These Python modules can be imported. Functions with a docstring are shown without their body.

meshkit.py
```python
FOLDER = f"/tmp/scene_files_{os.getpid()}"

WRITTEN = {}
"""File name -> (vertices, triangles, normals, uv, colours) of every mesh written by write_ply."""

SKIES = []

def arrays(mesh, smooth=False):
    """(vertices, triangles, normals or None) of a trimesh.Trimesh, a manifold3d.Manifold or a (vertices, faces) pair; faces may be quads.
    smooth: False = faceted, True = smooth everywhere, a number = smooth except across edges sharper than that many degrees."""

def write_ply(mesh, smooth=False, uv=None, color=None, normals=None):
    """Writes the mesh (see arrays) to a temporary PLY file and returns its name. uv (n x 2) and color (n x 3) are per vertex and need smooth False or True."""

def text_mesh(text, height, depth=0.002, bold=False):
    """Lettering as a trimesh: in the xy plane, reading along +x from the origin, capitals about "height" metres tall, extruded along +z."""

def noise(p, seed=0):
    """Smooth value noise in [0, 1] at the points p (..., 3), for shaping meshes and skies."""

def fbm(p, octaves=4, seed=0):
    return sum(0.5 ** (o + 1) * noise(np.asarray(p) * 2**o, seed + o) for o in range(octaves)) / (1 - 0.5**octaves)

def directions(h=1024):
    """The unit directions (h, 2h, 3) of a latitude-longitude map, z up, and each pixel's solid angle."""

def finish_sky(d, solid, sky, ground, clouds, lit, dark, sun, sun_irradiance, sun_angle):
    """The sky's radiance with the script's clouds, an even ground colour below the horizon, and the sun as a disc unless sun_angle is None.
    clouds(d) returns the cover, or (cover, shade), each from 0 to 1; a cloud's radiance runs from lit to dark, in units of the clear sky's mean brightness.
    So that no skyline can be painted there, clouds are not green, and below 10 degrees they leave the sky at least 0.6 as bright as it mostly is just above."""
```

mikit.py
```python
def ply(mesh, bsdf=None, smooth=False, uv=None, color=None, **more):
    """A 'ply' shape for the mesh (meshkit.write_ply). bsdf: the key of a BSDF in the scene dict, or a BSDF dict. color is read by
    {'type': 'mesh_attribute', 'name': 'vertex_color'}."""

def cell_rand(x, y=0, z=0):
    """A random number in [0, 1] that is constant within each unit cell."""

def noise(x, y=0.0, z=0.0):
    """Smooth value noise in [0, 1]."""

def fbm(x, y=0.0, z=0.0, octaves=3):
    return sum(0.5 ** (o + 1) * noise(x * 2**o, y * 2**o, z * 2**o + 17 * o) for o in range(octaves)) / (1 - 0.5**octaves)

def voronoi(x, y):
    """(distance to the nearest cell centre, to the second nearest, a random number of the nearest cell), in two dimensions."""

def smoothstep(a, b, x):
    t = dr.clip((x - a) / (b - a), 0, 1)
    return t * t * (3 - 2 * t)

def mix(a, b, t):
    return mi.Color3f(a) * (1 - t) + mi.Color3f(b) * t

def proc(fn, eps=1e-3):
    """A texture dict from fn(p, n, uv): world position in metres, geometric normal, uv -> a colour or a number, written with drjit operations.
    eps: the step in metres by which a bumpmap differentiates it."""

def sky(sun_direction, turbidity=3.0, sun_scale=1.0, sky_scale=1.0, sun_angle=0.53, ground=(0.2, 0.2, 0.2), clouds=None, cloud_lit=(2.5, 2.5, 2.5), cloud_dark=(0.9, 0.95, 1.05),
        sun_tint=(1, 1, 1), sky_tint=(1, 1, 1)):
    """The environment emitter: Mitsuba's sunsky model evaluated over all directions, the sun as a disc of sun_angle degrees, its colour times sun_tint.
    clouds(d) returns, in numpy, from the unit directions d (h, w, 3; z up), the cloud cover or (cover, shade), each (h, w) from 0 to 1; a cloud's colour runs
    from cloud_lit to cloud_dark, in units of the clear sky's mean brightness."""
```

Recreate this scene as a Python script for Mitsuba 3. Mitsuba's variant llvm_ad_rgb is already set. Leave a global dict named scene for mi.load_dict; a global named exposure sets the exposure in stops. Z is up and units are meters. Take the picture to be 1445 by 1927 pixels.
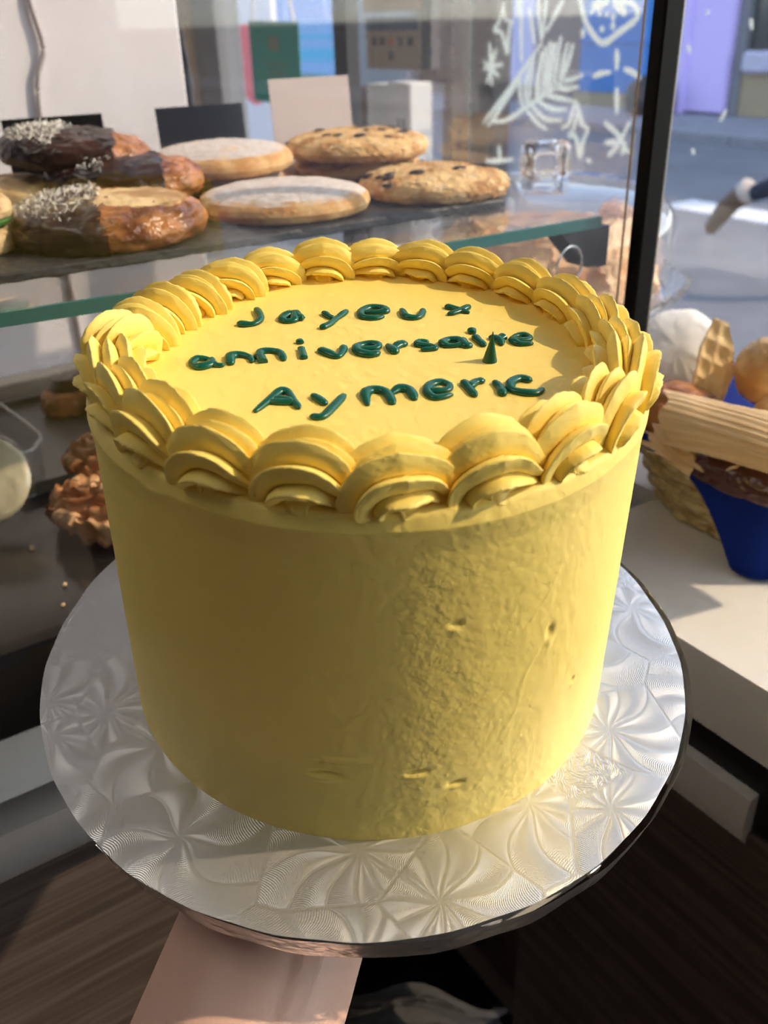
import math, random, numpy as np, trimesh, drjit as dr, mitsuba as mi, mikit, meshkit
import manifold3d as m3
from mikit import proc, noise, fbm, voronoi, smoothstep, mix, cell_rand
T = mi.ScalarTransform4f
random.seed(7); rng = np.random.default_rng(7)
# ------------------------------------------------------------------ camera, sky, lamps, exposure
EYE = np.array([0, 0, 1.45])
PITCH, ROLL, HEAD = [math.radians(a) for a in (28.5, 1.8, 57)]      # X runs out of the shop window, Y along the street
FWD = np.array([math.cos(PITCH)*math.cos(HEAD), math.cos(PITCH)*math.sin(HEAD), -math.sin(PITCH)])
RT = np.array([math.sin(HEAD), -math.cos(HEAD), 0]); DN = np.cross(FWD, RT)
UP = -(-math.sin(ROLL)*RT + math.cos(ROLL)*DN)
exposure = 1.15
SUN = np.array([math.cos(math.radians(-31))*math.cos(math.radians(38)), math.sin(math.radians(-31))*math.cos(math.radians(38)), math.sin(math.radians(38))])
scene, labels = {}, {}
scene['camera'] = {'type': 'thinlens', 'fov': 2*math.degrees(math.atan(722.5/1700)), 'fov_axis': 'x', 'near_clip': 0.02, 'far_clip': 300.0,
    'aperture_radius': 0.0014, 'focus_distance': 0.385,
    'to_world': T().look_at(origin=EYE.tolist(), target=(EYE+FWD).tolist(), up=UP.tolist())}
scene['sky'] = mikit.sky(SUN.tolist(), turbidity=4.0, sun_scale=1.15, sky_scale=5.6, sun_angle=1.2, ground=(0.2, 0.2, 0.2),
    clouds=lambda d: (np.clip((meshkit.fbm(d*[3, 3, 7], 5, 3)-0.45)*4, 0, 1)*0.7, 0.2), cloud_lit=(1.7, 1.7, 1.75), cloud_dark=(0.9, 0.95, 1.0), sun_tint=(1, 0.98, 0.95))
LAMP = 1.9

# ------------------------------------------------------------------ helpers
def add(key, mesh, bsdf, label=None, cat=None, group=None, kind=None, smooth=32, tw=None, uv=None, **more):
    name, n = key, 0
    while name in scene or name in labels and cat: n += 1; name = f'{key}_{n:03d}'
    d = mikit.ply(mesh, bsdf, smooth=smooth, uv=uv, **more) if not isinstance(mesh, dict) else dict(mesh)
    if tw is not None: d['to_world'] = T(np.asarray(tw).tolist()) if not isinstance(tw, T) else tw
    scene[name] = d
    tag(name, label, cat, group, kind)
    return name
def tag(name, label=None, cat=None, group=None, kind=None):
    e = {k: v for k, v in (('label', label), ('category', cat), ('group', group), ('kind', kind)) if v}
    if e: labels[name] = {**labels.get(name, {}), **e}
def thing(key, label, cat, group=None, kind=None):
    name, n = key, 0
    while name in labels: n += 1; name = f'{key}_{n:03d}'
    tag(name, label, cat, group, kind); return name
def tri(v, f): return trimesh.Trimesh(np.asarray(v, float), np.asarray(f, int), process=False)
def join(*ms): return trimesh.util.concatenate([tri(*meshkit.arrays(m)[:2]) if not isinstance(m, trimesh.Trimesh) else m for m in (ms[0] if len(ms) == 1 and isinstance(ms[0], list) else ms)])
def box(lo, hi, b=0.002):
    lo, hi = np.minimum(lo, hi).astype(float), np.maximum(lo, hi).astype(float); b = min(b, *(0.45*(hi-lo)))
    pts = []
    for sx in (0, 1):
        for sy in (0, 1):
            for sz in (0, 1):
                c = np.where([sx, sy, sz], hi, lo); s = np.where([sx, sy, sz], -1, 1)*b
                for k in range(3):
                    o = s.copy(); o[k] = 0; pts.append(c+o)
    return trimesh.convex.convex_hull(np.array(pts))
def grid_faces(n, m, wrap=False):
    i, j = np.meshgrid(np.arange(n-1), np.arange(m if wrap else m-1), indexing='ij'); k = (j+1) % m
    q = np.stack([i*m+j, i*m+k, (i+1)*m+k, (i+1)*m+j], -1).reshape(-1, 4)
    return np.vstack([q[:, [0, 1, 2]], q[:, [0, 2, 3]]])
def curve(pts, n=8):
    p = np.asarray(pts, float)
    if len(p) < 3: return np.array([p[0]+(p[-1]-p[0])*t for t in np.linspace(0, 1, n)])
    q = np.vstack([2*p[0]-p[1], p, 2*p[-1]-p[-2]]); out = []
    for i in range(1, len(q)-2):
        for t in np.linspace(0, 1, n, endpoint=False):
            a, b, c, d = q[i-1:i+3]
            out.append(0.5*(2*b+(c-a)*t+(2*a-5*b+4*c-d)*t*t+(3*b-a-3*c+d)*t**3))
    return np.vstack(out+[p[-1:]])
def tube(p, r, sides=8, flat=None, cap=True):
    p = np.asarray(p, float); n = len(p); r = np.broadcast_to(r, (n,)).astype(float)
    t = np.gradient(p, axis=0); t /= np.linalg.norm(t, axis=1, keepdims=True)+1e-12
    a = np.cross(t, [0, 0, 1.0]); bad = np.linalg.norm(a, axis=1) < 0.15; a[bad] = np.cross(t[bad], [1.0, 0, 0])
    a /= np.linalg.norm(a, axis=1, keepdims=True)+1e-12; b = np.cross(a, t)
    w = np.arange(sides)*2*np.pi/sides; fl = 1.0 if flat is None else flat
    v = p[:, None]+r[:, None, None]*(np.cos(w)[None, :, None]*a[:, None]+fl*np.sin(w)[None, :, None]*b[:, None])
    v = v.reshape(-1, 3); f = grid_faces(n, sides, True)
    if cap:
        k = len(v); e0, e1 = p[0]-t[0]*r[0]*0.6, p[-1]+t[-1]*r[-1]*0.6
        v = np.vstack([v, e0, e1]); j = np.arange(sides); jj = (j+1) % sides; o = (n-1)*sides
        f = np.vstack([f, np.stack([jj, j, j*0+k], 1), np.stack([o+j, o+jj, j*0+k+1], 1)])
    return tri(v, f[:, ::-1])
def lathe(prof, n=64, close=True):
    prof = np.asarray(prof, float); a = np.arange(n)*2*np.pi/n
    v = np.stack([prof[:, None, 0]*np.cos(a), prof[:, None, 0]*np.sin(a), prof[:, None, 1]+0*a], -1).reshape(-1, 3)
    m = tri(v, grid_faces(len(prof), n, True)); m.merge_vertices(); m.update_faces(m.nondegenerate_faces()); return m
def displace(m, amp, freq, seed=0, octaves=3, along=None):
    m = m.copy(); n = m.vertex_normals if along is None else np.asarray(along)
    m.vertices = m.vertices+n*((meshkit.fbm(m.vertices*freq+seed*7.7, octaves, seed)-0.5)*2*amp)[:, None]; return m
def rot(m, ax, deg, at=(0, 0, 0)):
    m = m.copy(); m.apply_transform(trimesh.transformations.rotation_matrix(math.radians(deg), ax, at)); return m
def mv(m, p): m = m.copy(); m.apply_translation(p); return m
def sheet(fn, nu, nv, thick=0.0):
    u, v = np.meshgrid(np.linspace(0, 1, nu), np.linspace(0, 1, nv), indexing='ij'); P = fn(u, v).reshape(-1, 3)
    f = grid_faces(nu, nv); m = tri(P, f)
    if not thick: return m
    n = m.vertex_normals; Q = P-n*thick; k = len(P)
    idx = np.arange(k).reshape(nu, nv); loop = np.concatenate([idx[0, :], idx[1:, -1], idx[-1, -2::-1], idx[-2:0:-1, 0]]); nx = np.roll(loop, -1)
    side = np.vstack([np.stack([nx, loop, loop+k], 1), np.stack([nx, loop+k, nx+k], 1)])
    return tri(np.vstack([P, Q]), np.vstack([f, f[:, ::-1]+k, side]))
def prism(poly, h):
    import shapely
    return trimesh.creation.extrude_polygon(shapely.Polygon(poly), h, engine='earcut')
def plank(lo, hi, m, key, **kw): return add(key, box(lo, hi), m, **kw)
def body_mesh(bones, step=0.012, iters=12):
    out = m3.Manifold()
    for a, ra, b, rb in bones:
        s = [m3.Manifold.sphere(r, 28).translate(tuple(float(x) for x in p)) for p, r in ((a, ra), (b, rb))]
        out = out+m3.Manifold.batch_hull(s)
    mm = out.refine_to_length(step).to_mesh(); m = trimesh.Trimesh(mm.vert_properties[:, :3], mm.tri_verts); m.merge_vertices()
    trimesh.smoothing.filter_taubin(m, iterations=iters); return m

# ------------------------------------------------------------------ materials
def P(c, rough=0.5, spec=0.4, **k):
    return {'type': 'principled', 'base_color': c if isinstance(c, dict) else {'type': 'rgb', 'value': list(c)}, 'roughness': rough if isinstance(rough, dict) else float(rough), 'specular': spec, **k}
def mat(name, b, two=True, bump=None, scale=1.0, eps=4e-4):
    if bump is not None: b = {'type': 'bumpmap', 'nested_texture': proc(bump, eps), 'scale': scale, 'bsdf': b}
    scene[name] = {'type': 'twosided', 'bsdf': b} if two else b
    return name
def m_frost_bump(p, n, uv):
    h = fbm(p.x*520, p.y*520, p.z*360, 3)*0.0003+noise(p.x*240, p.y*240, p.z*140)*0.0002
    return h
FROST = mat('m_frosting', P((0.88, 0.68, 0.17), 0.5, 0.35, sheen=0.2), bump=m_frost_bump)
FROST2 = mat('m_frosting_shell', P((0.90, 0.70, 0.17), 0.5, 0.35, sheen=0.2), bump=lambda p, n, uv: fbm(p.x*700, p.y*700, p.z*700, 2)*0.00022)
ICING = mat('m_icing', P((0.0, 0.085, 0.05), 0.28, 0.5))
def foil_bump(p, n, uv):
    s = 21.0; x, y = uv.x*s, uv.y*s
    best, cxx, cyy, cid, second = mi.Float(9), mi.Float(0), mi.Float(0), mi.Float(0), mi.Float(9)
    for a in (-1, 0, 1):
        for b in (-1, 0, 1):
            gx, gy = dr.floor(x)+a, dr.floor(y)+b
            px, py = gx+cell_rand(gx, gy, 1), gy+cell_rand(gx, gy, 2)
            d = dr.sqrt(dr.square(px-x)+dr.square(py-y)); near = d < best
            second = dr.select(near, best, dr.minimum(second, d))
            cxx, cyy, cid = dr.select(near, px, cxx), dr.select(near, py, cyy), dr.select(near, cell_rand(gx, gy, 3), cid)
            best = dr.minimum(best, d)
    ang = dr.atan2(y-cyy, x-cxx); k = dr.floor(8+cid*7)
    w = (ang/6.2831853+cid)*k+0.35*dr.sin(best*5); fw = w-dr.floor(w); tilt = cell_rand(dr.floor(w), cid*50, 4)
    arcs = dr.sin(370*(best+0.10*dr.sin((fw-0.5)*3.14159+1.57)*(0.4+tilt)))
    edge = smoothstep(0.0, 0.09, dr.minimum(fw, 1-fw)*best*1.6)
    worm = dr.sin(46*noise(x*10, y*10, cid*9)+10*noise(x*25, y*25, 3))
    pat = dr.select(cid > 0.70, worm*1.0, arcs*edge*0.8+edge*1.3+0.8*fw)
    pat = pat*smoothstep(0.0, 0.05, second-best)
    return pat*0.000045
FOIL = mat('m_foil', P((0.71, 0.705, 0.69), 0.38, 0.5, metallic=0.92), bump=foil_bump, eps=1.2e-4)
FOILS = mat('m_foil_side', P((0.88, 0.88, 0.88), 0.30, 0.5, metallic=1.0), bump=lambda p, n, uv: fbm(p.x*160, p.y*160, p.z*260, 3)*0.0012)
SKIN = mat('m_skin', P(proc(lambda p, n, uv: mix((0.70, 0.43, 0.32), (0.78, 0.50, 0.39), fbm(p.x*60, p.y*60, p.z*60, 3))), 0.45, 0.4), bump=lambda p, n, uv: fbm(p.x*900, p.y*900, p.z*900, 2)*0.00012)
def wood(p, n, uv):
    g = fbm(p.x*5+p.y*5, p.z*110, 1.0, 4)*0.55+fbm(p.x*12+p.y*12, p.z*420, 5.0, 2)*0.45
    return mix((0.068, 0.052, 0.044), (0.125, 0.097, 0.083), smoothstep(0.25, 0.75, g))
WOOD = mat('m_wood', P(proc(wood), 0.5, 0.3))
WHITE = mat('m_white', P((0.78, 0.76, 0.72), 0.35, 0.5))
WALL = mat('m_wall', P(proc(lambda p, n, uv: mix((0.76, 0.74, 0.73), (0.80, 0.78, 0.77), fbm(p.x*6, p.y*6, p.z*6, 3))), 0.7, 0.2))
STEEL = mat('m_steel', P((0.52, 0.50, 0.46), 0.28, 0.5, metallic=0.35), bump=lambda p, n, uv: noise(p.x*4, p.y*900, p.z*900)*0.00002)
CREAM = mat('m_cream_metal', P((0.74, 0.73, 0.69), 0.3, 0.5))
BLACK = mat('m_black', P((0.006, 0.006, 0.006), 0.3, 0.4))
MATB = mat('m_matt_black', P((0.004, 0.004, 0.004), 0.55, 0.12))
BLACKG = mat('m_black_gloss', P((0.009, 0.009, 0.010), 0.12, 0.5))
DARKM = mat('m_dark', P((0.03, 0.03, 0.032), 0.5, 0.4))
STONE = mat('m_case_floor', P(proc(lambda p, n, uv: mix((0.010, 0.010, 0.010), (0.020, 0.019, 0.018), fbm(p.x*30, p.y*30, 0, 3))), 0.16, 0.5))
SLATE = mat('m_slate', P(proc(lambda p, n, uv: mix((0.020, 0.021, 0.022), (0.05, 0.05, 0.05), fbm(p.x*160, p.y*160, p.z*260, 3))), 0.45, 0.4), bump=lambda p, n, uv: fbm(p.x*220, p.y*220, p.z*400, 3)*0.001)
GLASS = mat('m_glass', {'type': 'thindielectric', 'int_ior': 1.5}, two=False)
FILM = mat('m_film', {'type': 'blendbsdf', 'weight': .10, 'a': {'type': 'thindielectric', 'int_ior': 1.5}, 'b': {'type': 'twosided', 'bsdf': P((.5, .5, .5), .15, .6)}}, two=False)
CLEAR = mat('m_clear_plastic', {'type': 'thindielectric', 'int_ior': 1.45}, two=False)
EDGE = mat('m_glass_edge', P((0.03, 0.16, 0.15), 0.12, 0.6))
EDGEB = mat('m_pane_edge', P((0.36, 0.27, 0.18), 0.2, 0.6))
EDGET = mat('m_pane_edge_teal', P((0.22, 0.36, 0.36), 0.2, 0.6))
CUT = mat('m_cut_glass', {'type': 'dielectric', 'int_ior': 1.5}, two=False)
PAINT = mat('m_window_paint', {'type': 'principledthin', 'base_color': {'type': 'rgb', 'value': [0.86, 0.92, 0.92]}, 'roughness': 0.8, 'diff_trans': 1.1}, two=False)
def crust(lo, hi, f, dots=None):
    def fn(p, n, uv):
        c = mix(lo, hi, smoothstep(0.3, 0.7, fbm(p.x*f, p.y*f, p.z*f, 3)))
        return c
    return fn
def sugar(p, n, uv):
    g = smoothstep(0.35, 0.62, fbm(p.x*55, p.y*55, p.z*20, 3)*0.55+smoothstep(0.80, 1.0, n.z)*0.36)
    c = mix((0.58, 0.30, 0.10), (0.74, 0.48, 0.22), smoothstep(0.3, 0.7, fbm(p.x*90, p.y*90, p.z*90, 3)))
    return mix(c, mix((0.50, 0.42, 0.37), (0.76, 0.71, 0.68), fbm(p.x*260, p.y*260, p.z*260, 2)), g)
SUGAR = mat('m_sugar_cookie', P(proc(sugar), 0.7, 0.25), bump=lambda p, n, uv: fbm(p.x*300, p.y*300, p.z*300, 3)*0.0010)
COOKIE = mat('m_chip_cookie', P(proc(lambda p, n, uv: mix(mix((0.52, 0.26, 0.085), (0.82, 0.55, 0.25), smoothstep(0.3, 0.7, fbm(p.x*60, p.y*60, p.z*60, 3))), (0.82, 0.62, 0.36), smoothstep(0.55, 0.8, fbm(p.x*150, p.y*150, p.z*150, 2)))), 0.7, 0.25), bump=lambda p, n, uv: fbm(p.x*260, p.y*260, p.z*260, 3)*0.003)
CHIP = mat('m_chocolate_chip', P((0.045, 0.022, 0.014), 0.6, 0.3))
CHOC = mat('m_chocolate', P(proc(crust((0.020, 0.008, 0.006), (0.055, 0.022, 0.014), 60)), 0.30, 0.5), bump=lambda p, n, uv: fbm(p.x*120, p.y*120, p.z*120, 2)*0.002)
MILK = mat('m_milk_chocolate', P((0.085, 0.030, 0.020), 0.25, 0.55), bump=lambda p, n, uv: fbm(p.x*110, p.y*110, p.z*110, 2)*0.003)
BROWN = mat('m_brown_crust', P(proc(crust((0.15, 0.040, 0.012), (0.50, 0.20, 0.06), 45)), 0.3, 0.5), bump=lambda p, n, uv: fbm(p.x*150, p.y*150, p.z*150, 3)*0.003)
DOUGH = mat('m_pale_dough', P(proc(crust((0.42, 0.22, 0.085), (0.80, 0.58, 0.30), 40)), 0.5, 0.4), bump=lambda p, n, uv: fbm(p.x*110, p.y*110, p.z*110, 3)*0.003)
WAFFLE = mat('m_waffle', P(proc(lambda p, n, uv: mix((0.64, 0.30, 0.13), (0.90, 0.62, 0.35), smoothstep(0.25, 0.7, fbm(p.x*32, p.y*32, p.z*32, 3)))), 0.6, 0.3), bump=lambda p, n, uv: fbm(p.x*200, p.y*200, p.z*200, 2)*0.0015)
COCO = mat('m_coconut', P((0.80, 0.77, 0.70), 0.7, 0.3))
HUSK = mat('m_husk', P(proc(lambda p, n, uv: mix((0.66, 0.40, 0.17), (0.90, 0.70, 0.42), fbm(uv.x*4, uv.y*130, 2, 3))), 0.5, 0.4))
RATTAN = mat('m_rattan', P(proc(crust((0.44, 0.31, 0.13), (0.72, 0.57, 0.30), 90)), 0.5, 0.4))
BLUE = mat('m_blue_cloth', P((0.004, 0.022, 0.20), 0.85, 0.2, sheen=0.5), bump=lambda p, n, uv: dr.sin(p.x*2600)*dr.sin(p.z*2600+p.y*2600)*0.00008)
SUGARW = mat('m_meringue', P((0.93, 0.93, 0.93), 0.7, 0.2), bump=lambda p, n, uv: fbm(p.x*70, p.y*70, p.z*70, 2)*0.002)
def plain(name, c, rough=0.6, spec=0.3, **k): return mat(name, P(c, rough, spec, **k))
PANEL = mat('m_panel', P(proc(lambda p, n, uv: mix((0.88, 0.85, 0.90), (0.94, 0.92, 0.96), fbm(p.x*9, p.y*9, p.z*5, 3))), 0.6, 0.3))
PINKC, KRAFT, CARTON = plain('m_pink_card', (0.68, 0.60, 0.60)), plain('m_kraft', (0.38, 0.20, 0.09)), plain('m_carton', (0.80, 0.82, 0.83), 0.4)
GREENS, GREYM, BEIGE = plain('m_green_sign', (0.07, 0.30, 0.26)), plain('m_grey', (0.22, 0.22, 0.23)), plain('m_beige', (0.52, 0.42, 0.33))
WIRE = plain('m_wire', (0.6, 0.6, 0.6), 0.2, 0.5, metallic=1.0)

# ------------------------------------------------------------------ room shell
add('floor', box((-3, -3, -0.05), (1.3, 3.4, 0)), plain('m_floor', (0.24, 0.21, 0.18), 0.4), 'beige tiled shop floor below the cabinets', kind='structure')
add('ceiling', box((-3, -3, 2.8), (1.3, 3.4, 2.9)), WALL, 'white shop ceiling', kind='structure')
add('wall_back', box((-3.1, -3, 0), (-3, 3.4, 2.8)), plain('m_backwall', (0.16, 0.13, 0.11)), 'brown shop wall behind the camera', kind='structure')
add('wall_right', box((-3, -3.1, 0), (1.35, -3, 2.8)), 'm_backwall', 'brown shop wall to the right', kind='structure')
add('wall_left', box((-3, 3.4, 0), (1.35, 3.5, 2.8)), WALL, 'pale shop wall to the left', kind='structure')
WX = 1.25
wf = [box((WX-.05, -3, 0), (WX+.05, 3.4, .45)), box((WX-.05, -3, 2.62), (WX+.05, 3.4, 2.8)), box((WX-.05, -3, .45), (WX+.05, -2.7, 2.62))]
add('wall_front', join(wf), WALL, 'low wall and lintel around the shop window', kind='structure')
add('wall_front__pier', box((WX-.06, 2.97, .45), (WX+.10, 3.4, 2.62)), GREYM)
add('trim_1', box((WX-.05, 2.84, .45), (WX+.06, 2.965, 2.62), .004), BEIGE, 'beige window jamb at the left end of the shop window', kind='structure')
add('trim_2', box((WX-.03, 2.68, .45), (WX+.05, 2.835, 2.62), .004), GREYM, 'grey window frame beside the beige jamb', kind='structure')
add('trim_3', box((WX+.012, 1.505, .45), (WX+.06, 1.665, 2.62), .003), DARKM, 'wide dark upright between the panes of the shop window', kind='structure')
add('trim_3__base_panel', box((WX+.006, 1.510, .45), (WX+.0125, 1.660, 1.285), .002), plain('m_brown_panel', (0.075, 0.055, 0.035)))
add('window_1', tri([(WX, -2.7, .45), (WX, 2.68, .45), (WX, 2.68, 2.62), (WX, -2.7, 2.62)], [(0, 1, 2), (0, 2, 3)]), GLASS, 'large clear shop window with white painted drawings', kind='structure', smooth=False)
lf = thing('ceiling_lamp', 'flat rectangular ceiling lamp above the display case', 'lamp')
add(lf+'__frame', box((-1.12, .38, 2.755), (-.28, 1.02, 2.8), .004), WHITE)
add(lf+'__diffuser', tri([(-1.08, .42, 2.75), (-1.08, .98, 2.75), (-.32, .98, 2.75), (-.32, .42, 2.75)], [(0, 1, 2), (0, 2, 3)]), WHITE, smooth=False)
scene[lf+'__diffuser']['emitter'] = {'type': 'area', 'radiance': {'type': 'rgb', 'value': [LAMP*1.0, LAMP*0.95, LAMP*0.88]}}

# window paint: strokes of white marker on the inner face of the pane, (y, z) in millimetres
DRAW = {'painted_star': [[[1464,1472],[1474,1446],[1488,1430],[1467,1424],[1450,1391],[1448,1413],[1444,1437],[1438,1443],[1459,1448],[1464,1472]]],
'painted_asterisk': [[[1501,1406],[1492,1336]],[[1483,1396],[1506,1340]],[[1520,1377],[1473,1352]],[[1519,1363],[1464,1372]]],
'painted_pine_branch': [[[1420,1518],[1417,1477],[1410,1379]],[[1427,1498],[1426,1452]],[[1393,1462],[1384,1434],[1375,1407]],[[1373,1471],[1358,1413]],[[1350,1487],[1355,1417]],[[1308,1474],[1345,1428]],[[1370,1496],[1365,1434]],[[1515,1266],[1418,1350],[1357,1407]],[[1499,1262],[1410,1348]],[[1491,1270],[1444,1276],[1396,1298],[1323,1333],[1291,1351]],[[1400,1303],[1409,1325],[1410,1348]],[[1382,1308],[1381,1348],[1373,1383]],[[1364,1316],[1363,1349],[1356,1392]],[[1347,1323],[1344,1371],[1335,1409]],[[1330,1330],[1327,1371],[1320,1407]],[[1317,1339],[1314,1382],[1308,1417]],[[1304,1346],[1298,1382],[1290,1407]],[[1298,1353],[1287,1376],[1277,1405]],[[1357,1314],[1359,1358],[1346,1401]],[[1337,1328],[1335,1367],[1327,1407]],[[1389,1306],[1395,1339],[1383,1375]],[[1304,1348],[1275,1351],[1250,1358]],[[1321,1339],[1290,1336],[1257,1340]],[[1336,1323],[1302,1320],[1271,1317]],[[1357,1312],[1321,1302],[1285,1302]],[[1374,1304],[1337,1284],[1295,1284]],[[1388,1297],[1361,1278],[1332,1267]]],
'painted_diamond': [[[1263,1318],[1269,1296],[1277,1278],[1292,1271]],[[1256,1299],[1263,1270],[1272,1260],[1255,1258],[1242,1226],[1238,1250],[1228,1274],[1245,1280],[1253,1301]],[[1263,1318],[1250,1297],[1238,1278]]],
'painted_berry': [[[1270,1488],[1267,1472],[1253,1443],[1232,1421],[1206,1408],[1173,1424],[1141,1441],[1139,1454],[1150,1463],[1170,1469],[1180,1481]],[[1236,1463],[1222,1464],[1205,1469]],[[1190,1469],[1177,1460],[1165,1450]],[[1239,1454],[1238,1453]],[[1220,1452],[1220,1449]],[[1204,1450],[1203,1448]],[[1189,1448],[1189,1442]],[[1189,1436],[1188,1429]],[[1212,1431],[1212,1426]]],
'painted_sparkle': [[[1175,1397],[1172,1370]],[[1224,1357],[1207,1362],[1187,1364]],[[1154,1370],[1133,1364],[1121,1357]],[[1168,1340],[1163,1304]],[[1256,1428],[1255,1417]]],
'painted_asterisk_': [[[1188,1286],[1159,1271],[1131,1244]],[[1184,1255],[1154,1258]],[[1173,1235],[1154,1254],[1134,1289]],[[1139,1258],[1143,1241]]],
'painted_sparkle_': [[[1465,1226],[1461,1203]],[[1502,1196],[1463,1200],[1424,1206]],[[1224,1223],[1215,1221]]],
'paint_fleck': [[[1001,1450],[1003,1446]],[[925,1438],[921,1426]],[[1031,1405],[1025,1395]],[[945,1318],[953,1304]],[[998,1259],[994,1253]]]}
def ribbon(pts, w, x):
    p = curve(pts, 8); t = np.gradient(p, axis=0); t /= np.linalg.norm(t, axis=1, keepdims=True)+1e-9; nrm = np.stack([-t[:, 1], t[:, 0]], 1)
    s = np.linspace(0, 1, len(p)); ww = w*(0.75+0.35*np.sin(np.pi*np.clip(s*1.2, 0, 1)))*(0.9+0.2*rng.random(len(p)))
    a = p[0]-t[0]*w*0.5; b = p[-1]+t[-1]*w*0.5; q = np.vstack([a, p, b]); n2 = np.vstack([nrm[:1], nrm, nrm[-1:]]); w2 = np.r_[w*0.35, ww, w*0.35]
    L, Rr = q+n2*w2[:, None], q-n2*w2[:, None]; k = len(q); v = []
    for xx in (x-.0006, x): v += [(xx, *a_) for a_ in L]+[(xx, *b_) for b_ in Rr]
    v = np.array(v); f = []
    for i in range(k-1):
        f += [(i, k+i, k+i+1), (i, k+i+1, i+1)]
    f = np.array(f); return tri(v, np.vstack([f, f[:, ::-1]+2*k]))
for name, strokes in DRAW.items():
    if name == 'paint_fleck':
        for s in strokes: add('window_1__paint_fleck', ribbon(np.array(s)/1000., .0025, WX-.001), PAINT, smooth=False)
        continue
    w = {'painted_pine_branch': .0042, 'painted_berry': .0048, 'painted_star': .0038, 'painted_diamond': .0040}.get(name, .0045)
    ms = [ribbon(np.array(s)/1000., w*(1.5 if name == 'painted_berry' and i in (1, 2) else 1), WX-.001-.00002*i) for i, s in enumerate(strokes)]
    add('window_1__'+name.rstrip('_'), join(ms), PAINT, smooth=False)

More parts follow.
